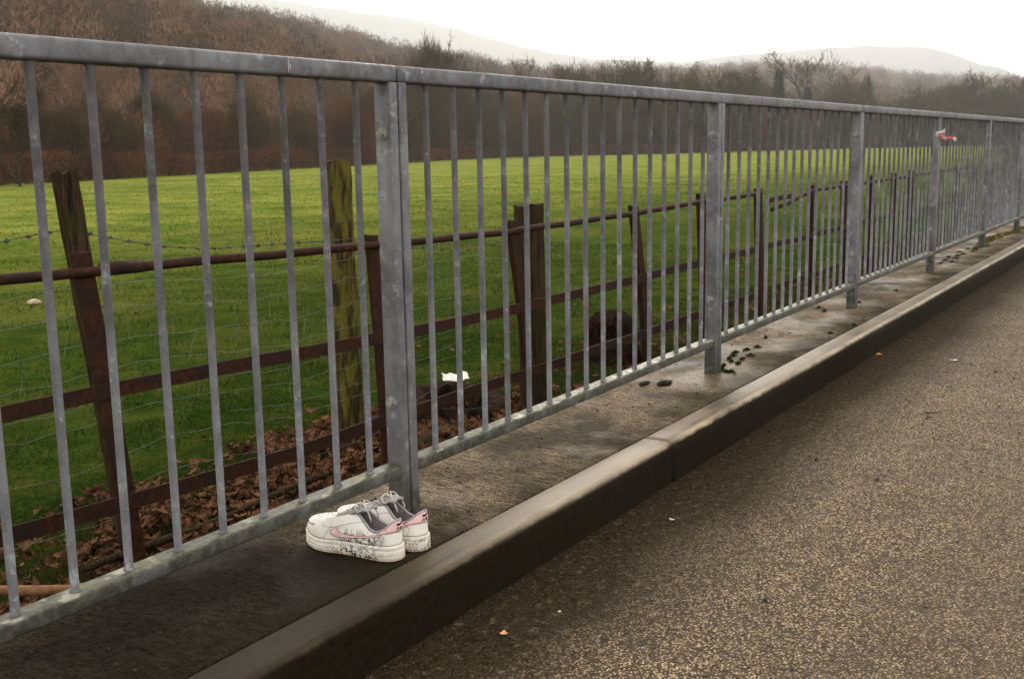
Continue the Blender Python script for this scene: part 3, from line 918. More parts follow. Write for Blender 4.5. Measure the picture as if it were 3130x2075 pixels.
    T = [(.190, .060, .012), (.17, .070, .0165), (.15, .080, .018), (.13, .0905, .0195), (.11, .101, .021), (.095, .108, .0215), (.084, .1085, .020), (.080, .105, .017)]
    for (s, z, hw) in T:
        for k in range(9):
            a = (k / 8 - .5) * 2; vs.append((s, a * hw, z - .006 * a * a))
    for i in range(len(T) - 1):
        for k in range(8): q = i * 9 + k; fs.append((q, q + 9, q + 10, q + 1))
    o = raw('tongue', vs, fs, mG, t, True); sm = o.modifiers.new('thick', 'SOLIDIFY'); sm.thickness = .005
    # laces: bars across, then a knot with loose ends at the top
    m = bmesh.new()
    for i in range(6):
        s = .180 - i * .0135; z = lerp_tab(s / SL, [(.38, .0985), (.42, .102), (.5, .0945), (.58, .0855), (.64, .077), (.685, .072)]); hw = .0155
        sg = 1 if i % 2 else -1
        P = [(s, -hw, z - .004), (s - .002, -hw * .55, z + .003), (s - .005 * sg * .3, 0, z + .0045), (s - .006, hw * .55, z + .003), (s - .007, hw, z - .004)]
        tube(m, P, .0021, 6)
        P = [(s, hw, z - .003), (s - .004, hw * .4, z + .005), (s - .010, -hw * .5, z + .007), (s - .013, -hw, z + .001)]
        tube(m, P, .0021, 6)
    obj('lace', m, mW, t, True)
    m = bmesh.new()
    K = Vector((.100, 0, .110))
    bmesh.ops.create_icosphere(m, subdivisions=2, radius=.0055, matrix=Matrix.Translation(K) @ Matrix.Diagonal((1, 1.3, .8, 1)))
    for sg, dz in ((1, 0), (-1, .004)):
        tube(m, [K, K + Vector((.012, sg * .012, .008)), K + Vector((.012, sg * .026, .003)), K + Vector((.0, sg * .030, -.008)), K + Vector((-.006, sg * .020, -.006)), K], .0021, 6)
        tube(m, [K, K + Vector((-.006, sg * .010, .004)), K + Vector((-.018, sg * .016, -.004 - dz)), K + Vector((-.026, sg * .016, -.020)), K + Vector((-.027, sg * .014, -.030))], .0021, 6)
    tube(m, [K + Vector((.03, -.014, -.008)), K + Vector((.018, -.006, .004)), K], .0022, 6); tube(m, [K + Vector((.03, .014, -.008)), K + Vector((.018, .006, .004)), K], .0022, 6)
    obj('lace_knot', m, mW, t, True)
    return t
# local +x = heel->toe ; toe towards the field (+Y)
make_shoe(1, 'trainer', 'mud splashed white and pink trainer in front of the other one, nearer the camera', (1.838, 1.466, .001), R(92.0), True).scale = (.95, .93, .98)
make_shoe(-1, 'trainer', 'white and pink trainer half hidden behind the mud splashed one, beside the post foot', (1.915, 1.453, .001), R(90.5), False).scale = (.95, .93, .98)

# ------------------------------------------------------------------ things lying on the ground
def blob(name, label, cat, loc, size, mat, seed=1, group=None, flat=.5, par=None):
    m = bmesh.new(); bmesh.ops.create_icosphere(m, subdivisions=3, radius=1)
    for v in m.verts:
        c = v.co.copy()
        f = 1 + .35 * float(vnoise(c.x * 2 + seed, c.y * 2 + c.z, 1, seed)) + .2 * float(vnoise(c.x * 5, c.y * 5 + c.z * 3, 1, seed + 1))
        v.co = Vector((c.x * size[0] * f, c.y * size[1] * f, max(c.z, -.25) * size[2] * f))
    o = obj(name, m, mat, None, True); o.location = loc
    return tag(o, label, cat, group)
mud = mat_plain('wet_mud', (.010, .007, .004), .95, .4, 80, 1, .01)
blob('mud_clump', 'dark clump of mud on the footway before the second post pair, left of two', 'mud', (3.765, 1.79, 0), (.036, .018, .0035), mud, 3, 'mud clumps')
blob('mud_clump', 'larger dark clump of mud on the footway before the second post pair, right of two', 'mud', (3.80, 1.725, 0), (.050, .022, .005), mud, 5, 'mud clumps')
def leafmesh(L=.07, seed=0, curl=.3):
    rnd = random.Random(seed); ol_ = []
    n = 7
    for i in range(n + 1):
        t = i / n; w_ = math.sin(PI * t ** .8) * L * .28 * (1 + .35 * (-1) ** i) + .001
        ol_.append((t * L - L / 2, w_))
    vs = []
    for (x, w_) in ol_:
        z = curl * L * ((x / L) ** 2) * 2 + rnd.uniform(-.1, .1) * L * .3
        vs += [(x, -w_, z + curl * w_ * rnd.uniform(.3, 1.2)), (x, 0, z), (x, w_, z + curl * w_ * rnd.uniform(.3, 1.2))]
    fs = []
    for i in range(n):
        for k in (0, 1): q = i * 3 + k; fs.append((q, q + 3, q + 4, q + 1))
    return np.array(vs), fs
def lone_leaf(label, x, y, z, L, col, rot, seed):
    v, f = leafmesh(L, seed, .25)
    v = v - [0, 0, v[:, 2].min()]
    o = raw('fallen_leaf', v, f, mat_plain('leaf_' + str(seed), col, .6, .2, 90), None)
    o.location = (x, y, z); o.rotation_euler = (0, 0, rot)
    sm = o.modifiers.new('thick', 'SOLIDIFY'); sm.thickness = .0006
    return tag(o, label, 'leaf', 'single leaves on the road')
lone_leaf('pale orange leaf lying flat on the road at the bottom of the photo', 1.865, 1.216, -.1285, .022, (.62, .34, .12), .5, 11)
lone_leaf('orange leaf on the road against the kerb, well beyond the kerb joint', 5.42, 1.325, -.128, .05, (.50, .24, .06), .3, 12)
lone_leaf('small whitish leaf on the road out from the kerb beyond the kerb joint', 5.43, .985, -.128, .045, (.62, .52, .42), 2.2, 13)
lone_leaf('tiny pale beige leaf on the road below the kerb joint', 2.712, 1.205, -.128, .018, (.52, .45, .36), 1.2, 14)
lone_leaf('tiny light leaf in the dark gutter below the bright stretch of kerb', 2.023, 1.169, -.1285, .010, (.55, .42, .28), .2, 15)
m = bmesh.new(); tube(m, [(-.045, 0, .003), (-.01, .004, .006), (.03, -.002, .004), (.05, -.006, .003)], [.0015, .0028, .0025, .001], 6)
o = obj('twig', m, MAT['barb'], None); o.location = (4.30, .855, -.128); o.rotation_euler = (0, 0, R(-40)); tag(o, 'short dark twig lying alone on the open road at the right', 'twig')
# grit on the road and footway: nobody could count it
gv, gf = [], []
for i in range(1300):
    on_road = i < 950
    x = float(RNG.uniform(.9, 9)) if on_road else float(RNG.uniform(1, 11)); y = float(RNG.uniform(-.9, 1.33)) if on_road else float(RNG.uniform(1.47, 1.84))
    z = -.128 if on_road else -.003
    s_ = float(RNG.exponential(.0020)) + .0014; s_ = min(s_, .009)
    b0 = len(gv)
    a = float(RNG.uniform(0, 6))
    for (dx, dy, dz) in ((1, 0, 0), (0, 1, .1), (-1, .2, 0), (0, -1, .1), (0, 0, 1)):
        ca, sa = math.cos(a), math.sin(a); k_ = float(RNG.uniform(.6, 1.3))
        gv.append((x + (dx * ca - dy * sa) * s_ * k_, y + (dx * sa + dy * ca) * s_ * k_, z + dz * s_ * .8))
    gf += [(b0, b0 + 1, b0 + 4), (b0 + 1, b0 + 2, b0 + 4), (b0 + 2, b0 + 3, b0 + 4), (b0 + 3, b0, b0 + 4)]
tag(raw('grit', gv, gf, mat_plain('grit', (.03, .022, .016), .8, .6, 50)), 'scattered dark grit on the road and footway', 'grit', kind='stuff')
# moss tufts
def moss(name, label, spots, col):
    vs, fs = [], []
    for (cx, cy, rx, ry, n_) in spots:
        for i in range(n_):
            a = RNG.uniform(0, 2 * PI); q = abs(RNG.normal(0, .55)) * (1 + .6 * math.sin(a * 2 + cx * 9) + .3 * math.sin(a * 5)); x = cx + rx * q * math.cos(a); y = min(cy + ry * q * math.sin(a), 1.87)
            h = RNG.uniform(.002, .009) * max(.3, 1.2 - q * .6); l = RNG.uniform(.002, .006); an = RNG.uniform(0, PI)
            b0 = len(vs); vs += [(x - l * math.cos(an), y - l * math.sin(an), -.003), (x + l * math.cos(an), y + l * math.sin(an), -.003), (x + RNG.uniform(-.004, .004), y + RNG.uniform(-.004, .004), h)]
            fs.append((b0, b0 + 1, b0 + 2))
    b = NB(name + '_mat'); c = b.mix(b.rng(b.noise(40, 3), .35, .65), col[0], col[1])
    return tag(raw(name, vs, fs, b.done(c, .9, None, 0, .1)), label, 'moss', kind='stuff')
sp = []
for (x, y) in ((4.17, 1.64), (4.23, 1.655), (4.12, 1.60), (4.13, 1.585), (4.33, 1.66), (4.37, 1.685), (4.45, 1.70), (4.53, 1.72), (4.62, 1.70), (4.50, 1.64), (4.4, 1.64), (4.3, 1.62), (4.7, 1.68), (4.95, 1.73), (5.2, 1.50), (5.5, 1.47), (6.0, 1.80), (5.9, 1.74), (6.3, 1.66), (6.9, 1.6), (4.26, 1.70)):
    sp.append((x, y, random.uniform(.008, .024), random.uniform(.006, .014), 170))
for x in np.arange(8.6, 9.9, .13): sp.append((x + random.uniform(-.05, .05), 1.66 + random.uniform(-.04, .07), .05, .018, 160))
moss('dark_moss', 'dark green moss tufts growing on the footway around the post feet', sp, ((.012, .022, .005), (.05, .065, .012)))
sp = [(x + random.uniform(-.05, .05), 1.66 + .03 * math.sin(x * 3) + random.uniform(-.02, .05), .12, .035, 420) for x in np.arange(9.9, 12.6, .12)]
moss('golden_moss', 'golden green moss strip along the footway near the right edge', sp, ((.045, .045, .008), (.20, .16, .02)))

# old tyre half buried in leaves
def torus(R0, r0_, nseg=48, ns=14, sq=.8):
    vs, fs = [], []
    for i in range(nseg):
        A = 2 * PI * i / nseg
        for j in range(ns):
            B = 2 * PI * j / ns
            cr = math.copysign(abs(math.cos(B)) ** sq, math.cos(B)); cz = math.copysign(abs(math.sin(B)) ** sq, math.sin(B))
            r_ = R0 + r0_ * cr * (1 + (.03 if i % 2 and cr > .6 else 0)); vs.append((r_ * math.cos(A), r_ * math.sin(A), cz * r0_ * 1.15))
    for i in range(nseg):
        for j in range(ns): fs.append((i * ns + j, ((i + 1) % nseg) * ns + j, ((i + 1) % nseg) * ns + (j + 1) % ns, i * ns + (j + 1) % ns))
    return vs, fs
v, f = torus(.27, .085)
bt = NB('muddy_tyre'); ct = bt.mix(bt.rng(bt.noise(9, 5), .42, .62), (.006, .004, .003), (.042, .022, .013)); mt_ = bt.done(ct, .9, bt.bump(bt.noise(60, 4), .8, .02), 0, .02)
o = raw('old_tyre', v, f, mt_, None, True); o.location = (5.78, 4.12, GZ + .06); o.rotation_euler = (R(7), R(-4), .3)
tag(o, 'muddy old tyre lying in the dead leaves behind the start of the second railing panel', 'tyre')
bm = bmesh.new()
pv = [[bm.verts.new(((i - 5) * .019 + .01 * float(vnoise(j, 1, 1.7, 2)), (j - 3) * .020 + .012 * float(vnoise(i, 0, 1.9, 3)), .022 + .020 * float(vnoise(i, j, 1.6, 5)) + .012 * float(vnoise(i, j, 3.1, 6)))) for j in range(7)] for i in range(11)]
for i in range(10):
    for j in range(6): bm.faces.new((pv[i][j], pv[i + 1][j], pv[i + 1][j + 1], pv[i][j + 1]))
o = obj('plastic_sheet', bm, mat_plain('white_plastic', (.80, .77, .67), .5, .2, 60)); o.location = (6.62, 4.70, GZ + .05); o.rotation_euler = (R(10), 0, R(-46))
o.modifiers.new('thick', 'SOLIDIFY').thickness = .004
tag(o, 'white plastic scrap on the grass behind the tyre', 'litter')
m = bmesh.new()
P = [(x, 3.83 + .02 * math.sin(x * 2), -.79 + .012 * math.sin(x * 5)) for x in np.linspace(2.7, 4.22, 16)]
tube(m, P, [.016 + .003 * math.sin(i * 1.9) for i in range(16)], 8); tag(obj('fallen_pole', m, MAT['wood'], None, True), 'long thin pole lying in the leaves along the foot of the rusty fence', 'pole')
m = bmesh.new(); tube(m, [(2.36, 4.0, -.78), (2.44, 3.93, -.80), (2.50, 3.84, -.805), (2.56, 3.72, -.795), (2.60, 3.66, -.78)], [.014, .022, .024, .02, .012], 8)
tag(obj('fallen_branch', m, mat_plain('bare_branch', (.20, .10, .045), .7, .35, 30), None, True), 'curved orange brown branch on the ground in the bottom left corner', 'branch')
m = bmesh.new(); tube(m, [(4.9, 3.78, -.80), (5.05, 3.80, -.785), (5.2, 3.84, -.79), (5.4, 3.9, -.80)], [.03, .045, .045, .03], 8)
tag(obj('fallen_log', m, MAT['wood'], None, True), 'short dark log in the leaves just behind the first post pair', 'log')
o = blob('pale_stone', 'pale beige scrap lying on the grass at the far left edge', 'litter', (8.05, 11.86, GZ + .02), (.075, .05, .05), mat_plain('pale_scrap', (.55, .40, .30), .8, .2), 8)

# ------------------------------------------------------------------ leaves and grass
def scatter_leaves():
    V, Fc = [], []; b0 = 0
    protos = [leafmesh(.075, s, .45) for s in range(8)]
    N = 8000
    for i in range(N):
        if i < 7200:
            y = RNG.uniform(3.3, 4.75) if RNG.uniform() < .7 else 3.4 + abs(RNG.normal(0, .5)); x = RNG.uniform(1.7, 6.3)
            if vnoise(x, y, .45, 31) + .45 * vnoise(x, y, .17, 32) < (-.15 if 3.1 < x < 5.8 else .12): 
                if RNG.uniform() < .85: continue
        elif i < 8100: x = RNG.uniform(6, 16); y = 3.5 + abs(RNG.normal(0, .9))
        else: x = RNG.uniform(2, 24); y = RNG.uniform(4.0, 16)
        v, f = protos[int(RNG.integers(8))]
        s_ = RNG.uniform(.55, 1.15); a, bb, cc = RNG.uniform(0, 2 * PI), RNG.normal(0, .45), RNG.normal(0, .45)
        Rm = np.array(Matrix.Rotation(a, 3, 'Z') @ Matrix.Rotation(bb, 3, 'X') @ Matrix.Rotation(cc, 3, 'Y'))
        z = float(ground_z(x, y)) + .012 + (RNG.uniform(0, .05) if i < 7200 else .02)
        V.append((v * s_) @ Rm.T + [x, y, z]); Fc.append(np.array(f) + b0); b0 += len(v)
    o = raw('leaf_litter', np.concatenate(V), np.concatenate(Fc), MAT['leaf'])
    tag(o, 'brown dead oak leaves lying thick on the ground along the foot of the rusty fence', 'leaves', kind='stuff')
scatter_leaves()
def scatter_grass():
    parts = []
    for (n_, x0, x1, y0, y1, hmin, hmax, wd) in ((52000, 1.8, 9, 3.2, 6.5, .02, .055, .003), (60000, 2.5, 18, 5.5, 13, .025, .06, .0045), (70000, 4, 60, 12, 60, .03, .08, .013), (9000, 1.8, 16, 3.3, 4.6, .05, .12, .003)):
        x = RNG.uniform(x0, x1, n_); y = RNG.uniform(y0, y1, n_)
        keep = vnoise(x, y, .5, 21) + .6 * vnoise(x, y, .13, 22) > RNG.uniform(-1.1, .5, n_)
        x, y = x[keep], y[keep]; n2 = len(x)
        z = ground_z(x, y) - .004
        h = RNG.uniform(hmin, hmax, n2); a = RNG.uniform(0, 2 * PI, n2); la = RNG.uniform(0, 2 * PI, n2); ln = RNG.uniform(.1, .9, n2) * h
        ww = wd * RNG.uniform(.6, 1.3, n2)
        A = np.stack([x - ww * np.cos(a), y - ww * np.sin(a), z], -1); B = np.stack([x + ww * np.cos(a), y + ww * np.sin(a), z], -1)
        D = np.stack([x + ln * np.cos(la), y + ln * np.sin(la), z + h], -1)
        parts.append(np.stack([A, B, D], 1).reshape(-1, 3))
    V = np.concatenate(parts)
    tag(raw('grass', V, np.arange(len(V)).reshape(-1, 3), MAT['blade']), 'short green pasture grass', 'grass', kind='stuff')
scatter_grass()

# ------------------------------------------------------------------ background: hills, woods, hedge, trees
def pol(az, d): return (d * math.sin(az), d * math.cos(az))
H0 = np.array([41.5, 63.6]); HD = np.array([.936, .351]); HN = np.array([-.351, .936])   # field edge line
def hedge_dist(az):      # distance from the origin to the field edge line in a direction
    d = np.array([math.sin(az), math.cos(az)])
    q = d @ HN
    cap = float(np.interp(math.degrees(az), [50, 58, 66, 75, 82, 110], [200, 215, 235, 320, 380, 420]))
    return min(float((H0 @ HN) / q), cap) if q > .02 else cap
SKYL = [(15, 8.0), (30, 7.9), (33.9, 7.5), (38, 7.1), (42, 6.55), (45, 6.1), (49.3, 5.1), (53.7, 4.25), (57.9, 3.45), (62, 3.25), (66, 3.15), (69.5, 3.35), (73, 3.15), (76, 2.85), (79, 2.5), (82, 2.3), (90, 1.8), (110, 1.6)]
def ridge_R(az): return float(np.interp(math.degrees(az), [15, 34, 45, 58, 70, 82, 110], [330, 400, 520, 1050, 1900, 2300, 2400]))
def ridge_H(az): return ridge_R(az) * math.tan(R(float(np.interp(math.degrees(az), [a for a, _ in SKYL], [b for _, b in SKYL])))) - 5.5
def hill_z(az, d):
    d0 = min(hedge_dist(az) + 25, ridge_R(az) * .8); t = (d - d0) / (ridge_R(az) - d0)
    if t <= 0: return GZ - .3
    if t > 1: return ridge_H(az) * (1 - .15 * min((t - 1), 3))
    return GZ - .3 + (ridge_H(az) + 1) * (t ** 1.1 * (1 - .35 * t) / .65 if t < 1 else 1) ** 1.0
vs, fs = [], []
azs = np.radians(np.linspace(12, 112, 140)); nt_ = 34
for i, az in enumerate(azs):
    d0 = min(hedge_dist(az) + 25, ridge_R(az) * .8); Rr_ = ridge_R(az)
    for k in range(nt_):
        d = d0 + (Rr_ - d0) * (k / (nt_ - 6))
        x, y = pol(az, d)
        vs.append((x, y, hill_z(az, d) + (float(vnoise(x, y, 60, 41)) * 3 if k > 1 else 0)))
    if i:
        for k in range(nt_ - 1): a = (i - 1) * nt_ + k; b_ = i * nt_ + k; fs.append((a, a + 1, b_ + 1, b_))
struct(raw('hills', vs, fs, MAT['hill'], None, True))

FARL = [(30, 8.0), (40, 7.9), (44, 7.6), (49.4, 6.85), (54, 6.2), (56.8, 5.4), (60, 4.6), (63.5, 4.2), (66.3, 4.07), (68.9, 4.3), (72.9, 4.45), (75, 4.55), (77, 4.42), (78.1, 4.25), (79, 4.0), (80.2, 3.45), (81.2, 3.3), (82.1, 2.75), (86, 2.0), (110, 1.5)]
vs, fs = [], []
azs = np.radians(np.linspace(25, 112, 220)); RF = 4300.
for i, az in enumerate(azs):
    el = float(np.interp(math.degrees(az), [a for a, _ in FARL], [b for _, b in FARL])) + .05 * float(vnoise(math.degrees(az), 0, .8, 5))
    h = RF * math.tan(R(el))
    for k, (dd, hh) in enumerate(((-1500, -.01), (-1150, .10), (-800, .32), (-400, .68), (-150, .90), (0, 1), (300, .97), (1200, .6))):
        x, y = pol(az, RF + dd); vs.append((x, y, h * hh + 12 * float(vnoise(x, y, 300, 6)) * (0 < k < 5)))
    if i:
        for k in range(7): a = (i - 1) * 8 + k; b_ = i * 8 + k; fs.append((a, a + 1, b_ + 1, b_))
struct(raw('far_hills', vs, fs, MAT['farhill'], None, True))

def grow_tree(seed, H=12., spread=.5, n_twig=2600, crown_lo=.25, limbs=9, twig=(.5, 1.1), tw=.03, fork=False, dome=None, twigdir=.5):
    """returns trunk (v,f) and crown (v,f) arrays; twigs are thin blades fanned along the limbs"""
    rnd = random.Random(seed)
    bm = bmesh.new(); ends = []
    def limb(p, d, L, r, lev):
        pts = [p]; n = 4
        for i in range(n):
            d = (d + Vector((rnd.gauss(0, .13), rnd.gauss(0, .13), rnd.gauss(.05, .08)))).normalized()
            pts.append(pts[-1] + d * L / n)
        tube(bm, pts, [r * (1 - .75 * i / n) for i in range(n + 1)], 5 if lev < 2 else 3, False)
        for a, b_ in zip(pts[1:], pts[2:]): ends.append((a, b_, lev))
        if lev < 3:
            for i in range(3 if lev else limbs):
                q = rnd.uniform(.3, 1.0); k = min(int(q * n), n - 1); pp = pts[k].lerp(pts[k + 1], q * n - k if q < 1 else 1)
                az = rnd.uniform(0, 2 * PI); sp_ = rnd.uniform(.5, 1.1) * spread * (1.3 if lev == 0 else 1.1)
                dd = (d + Vector((math.cos(az), math.sin(az), rnd.uniform(-.1, .35))) * sp_ * 1.6).normalized()
                limb(pp, dd, L * (rnd.uniform(.42, .60) if lev else rnd.uniform(.34, .52) * (1.25 - .6 * q)), r * .42, lev + 1)
    stems = [(Vector((0, 0, 0)), Vector((0, 0, 1)))] if not fork else [(Vector((0, 0, 0)), Vector((.35, 0, 1)).normalized()), (Vector((0.1, 0, 0)), Vector((-.3, .1, 1)).normalized()), (Vector((0, .1, 0)), Vector((.05, .2, 1)).normalized())]
    for p, d in stems: limb(p, d, H * .80, H * .013, 0)
    me = bpy.data.meshes.new('tmp'); bm.to_mesh(me); bm.free()
    tv = np.array([v.co[:] for v in me.vertices]); tf = [tuple(p.vertices) for p in me.polygons]; bpy.data.meshes.remove(me)
    g = np.random.default_rng(seed)
    E_ = [e_ for e_ in ends if e_[2] >= 1 or e_[0].z > H * crown_lo * 1.6]
    E_ = [e_ for e_ in E_ if e_[0].z > H * crown_lo]
    ia = g.integers(0, len(E_), n_twig)
    A = np.array([E_[i][0][:] for i in ia]); B = np.array([E_[i][1][:] for i in ia])
    q = g.uniform(0, 1.3, (n_twig, 1)); P = A + (B - A) * q
    D = (B - A); D /= np.linalg.norm(D, axis=1, keepdims=True) + 1e-6
    D = D * twigdir + g.normal(0, .55, (n_twig, 3)) + [0, 0, .25]; D /= np.linalg.norm(D, axis=1, keepdims=True)
    if dome:
        m = int(n_twig * dome[3]); cand = g.normal(0, 1, (m * 3, 3)); cand /= np.linalg.norm(cand, axis=1, keepdims=True)
        cand *= g.uniform(0, 1, (m * 3, 1)) ** .42
        lump = 1 + .28 * vnoise(np.arctan2(cand[:, 1], cand[:, 0]) * 2.2, cand[:, 2] * 3, 1, seed)[:, None]
        q3 = cand * [dome[0] * H, dome[0] * H, dome[1] * H] * lump + [0, 0, dome[2] * H]
        keep = (vnoise(q3[:, 0] + seed, q3[:, 2] + q3[:, 1] * .7, .11 * H, seed + 3) > g.uniform(-1.1, .35, m * 3)) & (q3[:, 2] > .03 * H)
        q3 = q3[keep][:m]; m = len(q3)
        dd = q3 - [0, 0, .18 * H]; dd /= np.linalg.norm(dd, axis=1, keepdims=True)
        dd = dd + g.normal(0, .28, (m, 3)) + [0, 0, .25]; dd /= np.linalg.norm(dd, axis=1, keepdims=True)
        P[:m] = q3; D[:m] = dd
    L = g.uniform(*twig, (n_twig, 1)); S_ = g.normal(0, 1, (n_twig, 3)); S_ = np.cross(D, S_); S_ /= np.linalg.norm(S_, axis=1, keepdims=True)
    V = np.stack([P - S_ * tw, P + S_ * tw, P + D * L], 1).reshape(-1, 3)
    return (tv, tf), (V, np.arange(len(V)).reshape(-1, 3))
def grow_conifer(seed, H=12., base=.22, n=5200):
    g = np.random.default_rng(seed)
    bm = bmesh.new(); tube(bm, [(0, 0, 0), (0, 0, H * .5), (0, 0, H * .97)], [H * .014, H * .009, .02], 6)
    me = bpy.data.meshes.new('tmp'); bm.to_mesh(me); bm.free()
    tv = np.array([v.co[:] for v in me.vertices]); tf = [tuple(p.vertices) for p in me.polygons]; bpy.data.meshes.remove(me)
    t = g.uniform(.05, 1, n) ** .8; lay = np.round(t * 16) / 16 + g.normal(0, .012, n)
    a = g.integers(0, 11, n) * 2 * PI / 11 + lay * 9 + g.normal(0, .16, n); rad = (1 - t) * base * H * (.45 + .65 * g.uniform(0, 1, n)) + .1
    r_ = rad * np.sqrt(g.uniform(0.05, 1, n))
    P = np.stack([r_ * np.cos(a), r_ * np.sin(a), lay * H - .18 * r_], -1)
    D = np.stack([np.cos(a), np.sin(a), -.35 + g.normal(0, .35, n)], -1) + g.normal(0, .3, (n, 3)); D /= np.linalg.norm(D, axis=1, keepdims=True)
    S_ = np.cross(D, g.normal(0, 1, (n, 3))); S_ /= np.linalg.norm(S_, axis=1, keepdims=True)
    V = np.stack([P - S_ * .10, P + S_ * .10, P + D * g.uniform(.35, .8, (n, 1))], 1).reshape(-1, 3)
    return (tv, tf), (V, np.arange(len(V)).reshape(-1, 3))

KIND = {
    'round': dict(H=10, spread=.62, n_twig=9000, crown_lo=.14, limbs=12, twig=(.5, 1.3), tw=.032, dome=(.40, .47, .50, .88)),
    'tall': dict(H=14, spread=.38, n_twig=7500, crown_lo=.2, limbs=11, twig=(.6, 1.5), tw=.036, dome=(.25, .44, .55, .85)),
    'sparse': dict(H=14, spread=.42, n_twig=2000, crown_lo=.35, limbs=9, twig=(.5, 1.3), tw=.034, dome=(.26, .42, .60, .5)),
    'fork': dict(H=10, spread=.45, n_twig=3600, crown_lo=.3, limbs=8, twig=(.6, 1.3), tw=.04, fork=True),
    'bush': dict(H=6, spread=.85, n_twig=6000, crown_lo=.04, limbs=12, twig=(.4, .9), tw=.022, fork=True, dome=(.6, .52, .42, .85)),
}
PROTO = {}
def tree(kind, seed, label, px, top_px, dist_off, mat='twigA', width=1.0, group='trees beyond the field', name=None, cat='tree', dist=None):
    """px: bearing given as column of the 3130 px wide photo at the horizon; real position = bearing and distance"""
    dx = (px - 1565) / F_PX
    dirv = fw + rr * dx - uu * ((452 - .0174 * (px - 1565) - 1037.5) / F_PX)
    az = math.atan2(dirv.x, dirv.y)
    d = dist or (hedge_dist(az) + dist_off)
    dv = fw + rr * dx - uu * ((top_px - 1037.5) / F_PX)
    el = math.atan2(dv.z, math.hypot(dv.x, dv.y))
    x, y = pol(az, d)
    zb = hill_z(az, d) if dist_off > 25 else GZ
    h = EYE + d * math.tan(el) - zb
    key = (kind, seed % 3)
    if key not in PROTO:
        PROTO[key] = grow_conifer(seed) if kind == 'conifer' else grow_tree(seed % 3 * 17 + len(kind), **KIND[kind])
        if kind == 'ivy': pass
    (tv, tf), (cv, cf) = PROTO[key]
    hn = np.percentile(cv[:, 2], 99.3)
    s_ = h / hn
    t = thing(name or 'bare_tree', label, cat, (x, y, zb), seed * 1.7, group)
    pk = (key, 'mesh')
    if pk not in PROTO:
        a = raw('trunk', tv, tf, MAT['bark'], t, True); b_ = raw('crown', cv, cf, MAT[mat], t)
        PROTO[pk] = (a, b_)
    else:
        a0, b0_ = PROTO[pk]; a = a0.copy(); b_ = b0_.copy(); C.objects.link(a); C.objects.link(b_); a.parent = t; b_.parent = t
        if b_.material_slots[0].material != MAT[mat]:
            b_.material_slots[0].link = 'OBJECT'; b_.material_slots[0].material = MAT[mat]
    t.scale = (s_ * width, s_ * width, s_)
    return t
tree('fork', 1, 'dark forked tree at the left edge, standing at the near corner of the field hedge', 55, 262, -6, 'twigB', 1.2)
tree('round', 2, 'broad brown tree reaching just above the nearest top rail, left of the first post pair', 900, 330, 6, 'twigA', 1.2)
tree('tall', 3, 'tall olive tree rising above the top rail right of the first post pair', 1310, 128, 14, 'twigB', .9)
tree('tall', 4, 'slightly lower olive tree just right of the tall one by the first post pair', 1385, 156, 16, 'twigB', .9)
tree('round', 5, 'brown tree between the two tallest groups, its crown level with the hill wood', 1500, 262, 6, 'twigA', 1.0)
tree('sparse', 6, 'thin see-through tree standing against the pale hill above the second rail', 1620, 178, 30, 'twigA', 1.1)
tree('round', 7, 'low rounded tree just left of the big open-topped tree group', 1745, 208, 14, 'twigA', 1.1)
tree('tall', 8, 'open-topped tree, left one of the big pair above the second rail', 1865, 188, 10, 'twigB', 1.15)
tree('tall', 9, 'open-topped tree, right one of the big pair above the second rail', 1960, 186, 12, 'twigB', 1.1)
tree('sparse', 10, 'spindly tree immediately right of the open-topped pair', 2030, 205, 10, 'twigA', .9)
tree('tall', 11, 'narrow brown tree midway between the open-topped pair and the second post pair', 2095, 212, 14, 'twigA', .9)
tree('round', 12, 'dense round-headed tree rising right behind the second post pair', 2205, 214, 6, 'twigB', 1.15)
tree('round', 13, 'paler brown tree between the round-headed tree and the dark fir', 2300, 245, 30, 'twigA', 1.0)
tree('conifer', 14, 'dark pointed fir tree, the taller of the two firs above the third panel', 2376, 222, 6, 'ever', 1.0, name='fir_tree')
tree('conifer', 15, 'short dark fir tree left of the tall leafless birch', 2465, 272, 6, 'ever', 1.1, name='fir_tree')
tree('sparse', 16, 'tall leafless birch standing clear above every other tree', 2500, 148, 2, 'twigA', 1.35, name='birch_tree')
tree('round', 17, 'brown tree between the tall birch and the dark ivy-clad tree', 2575, 232, 6, 'twigA', .9)
tree('ivycol', 18, 'x', 2642, 236, 2, 'ever', 1) if False else None
tree('tall', 21, 'dark ivy-clad narrow tree right of the tall birch, above the third post pair', 2642, 236, 2, 'ever', .55, name='ivy_tree')
tree('round', 20, 'rounded dark bush-like tree right of the ivy-clad tree', 2800, 276, 4, 'twigB', 1.25)
tree('round', 22, 'mid-brown tree left of the big rounded tree at the right edge', 2890, 262, 10, 'twigA', 1.1)
tree('round', 23, 'big rounded dark tree near the right edge of the photo', 2985, 232, 2, 'twigB', 1.25)
tree('round', 24, 'big rounded dark tree cut by the right edge of the photo', 3105, 238, 2, 'twigB', 1.2)
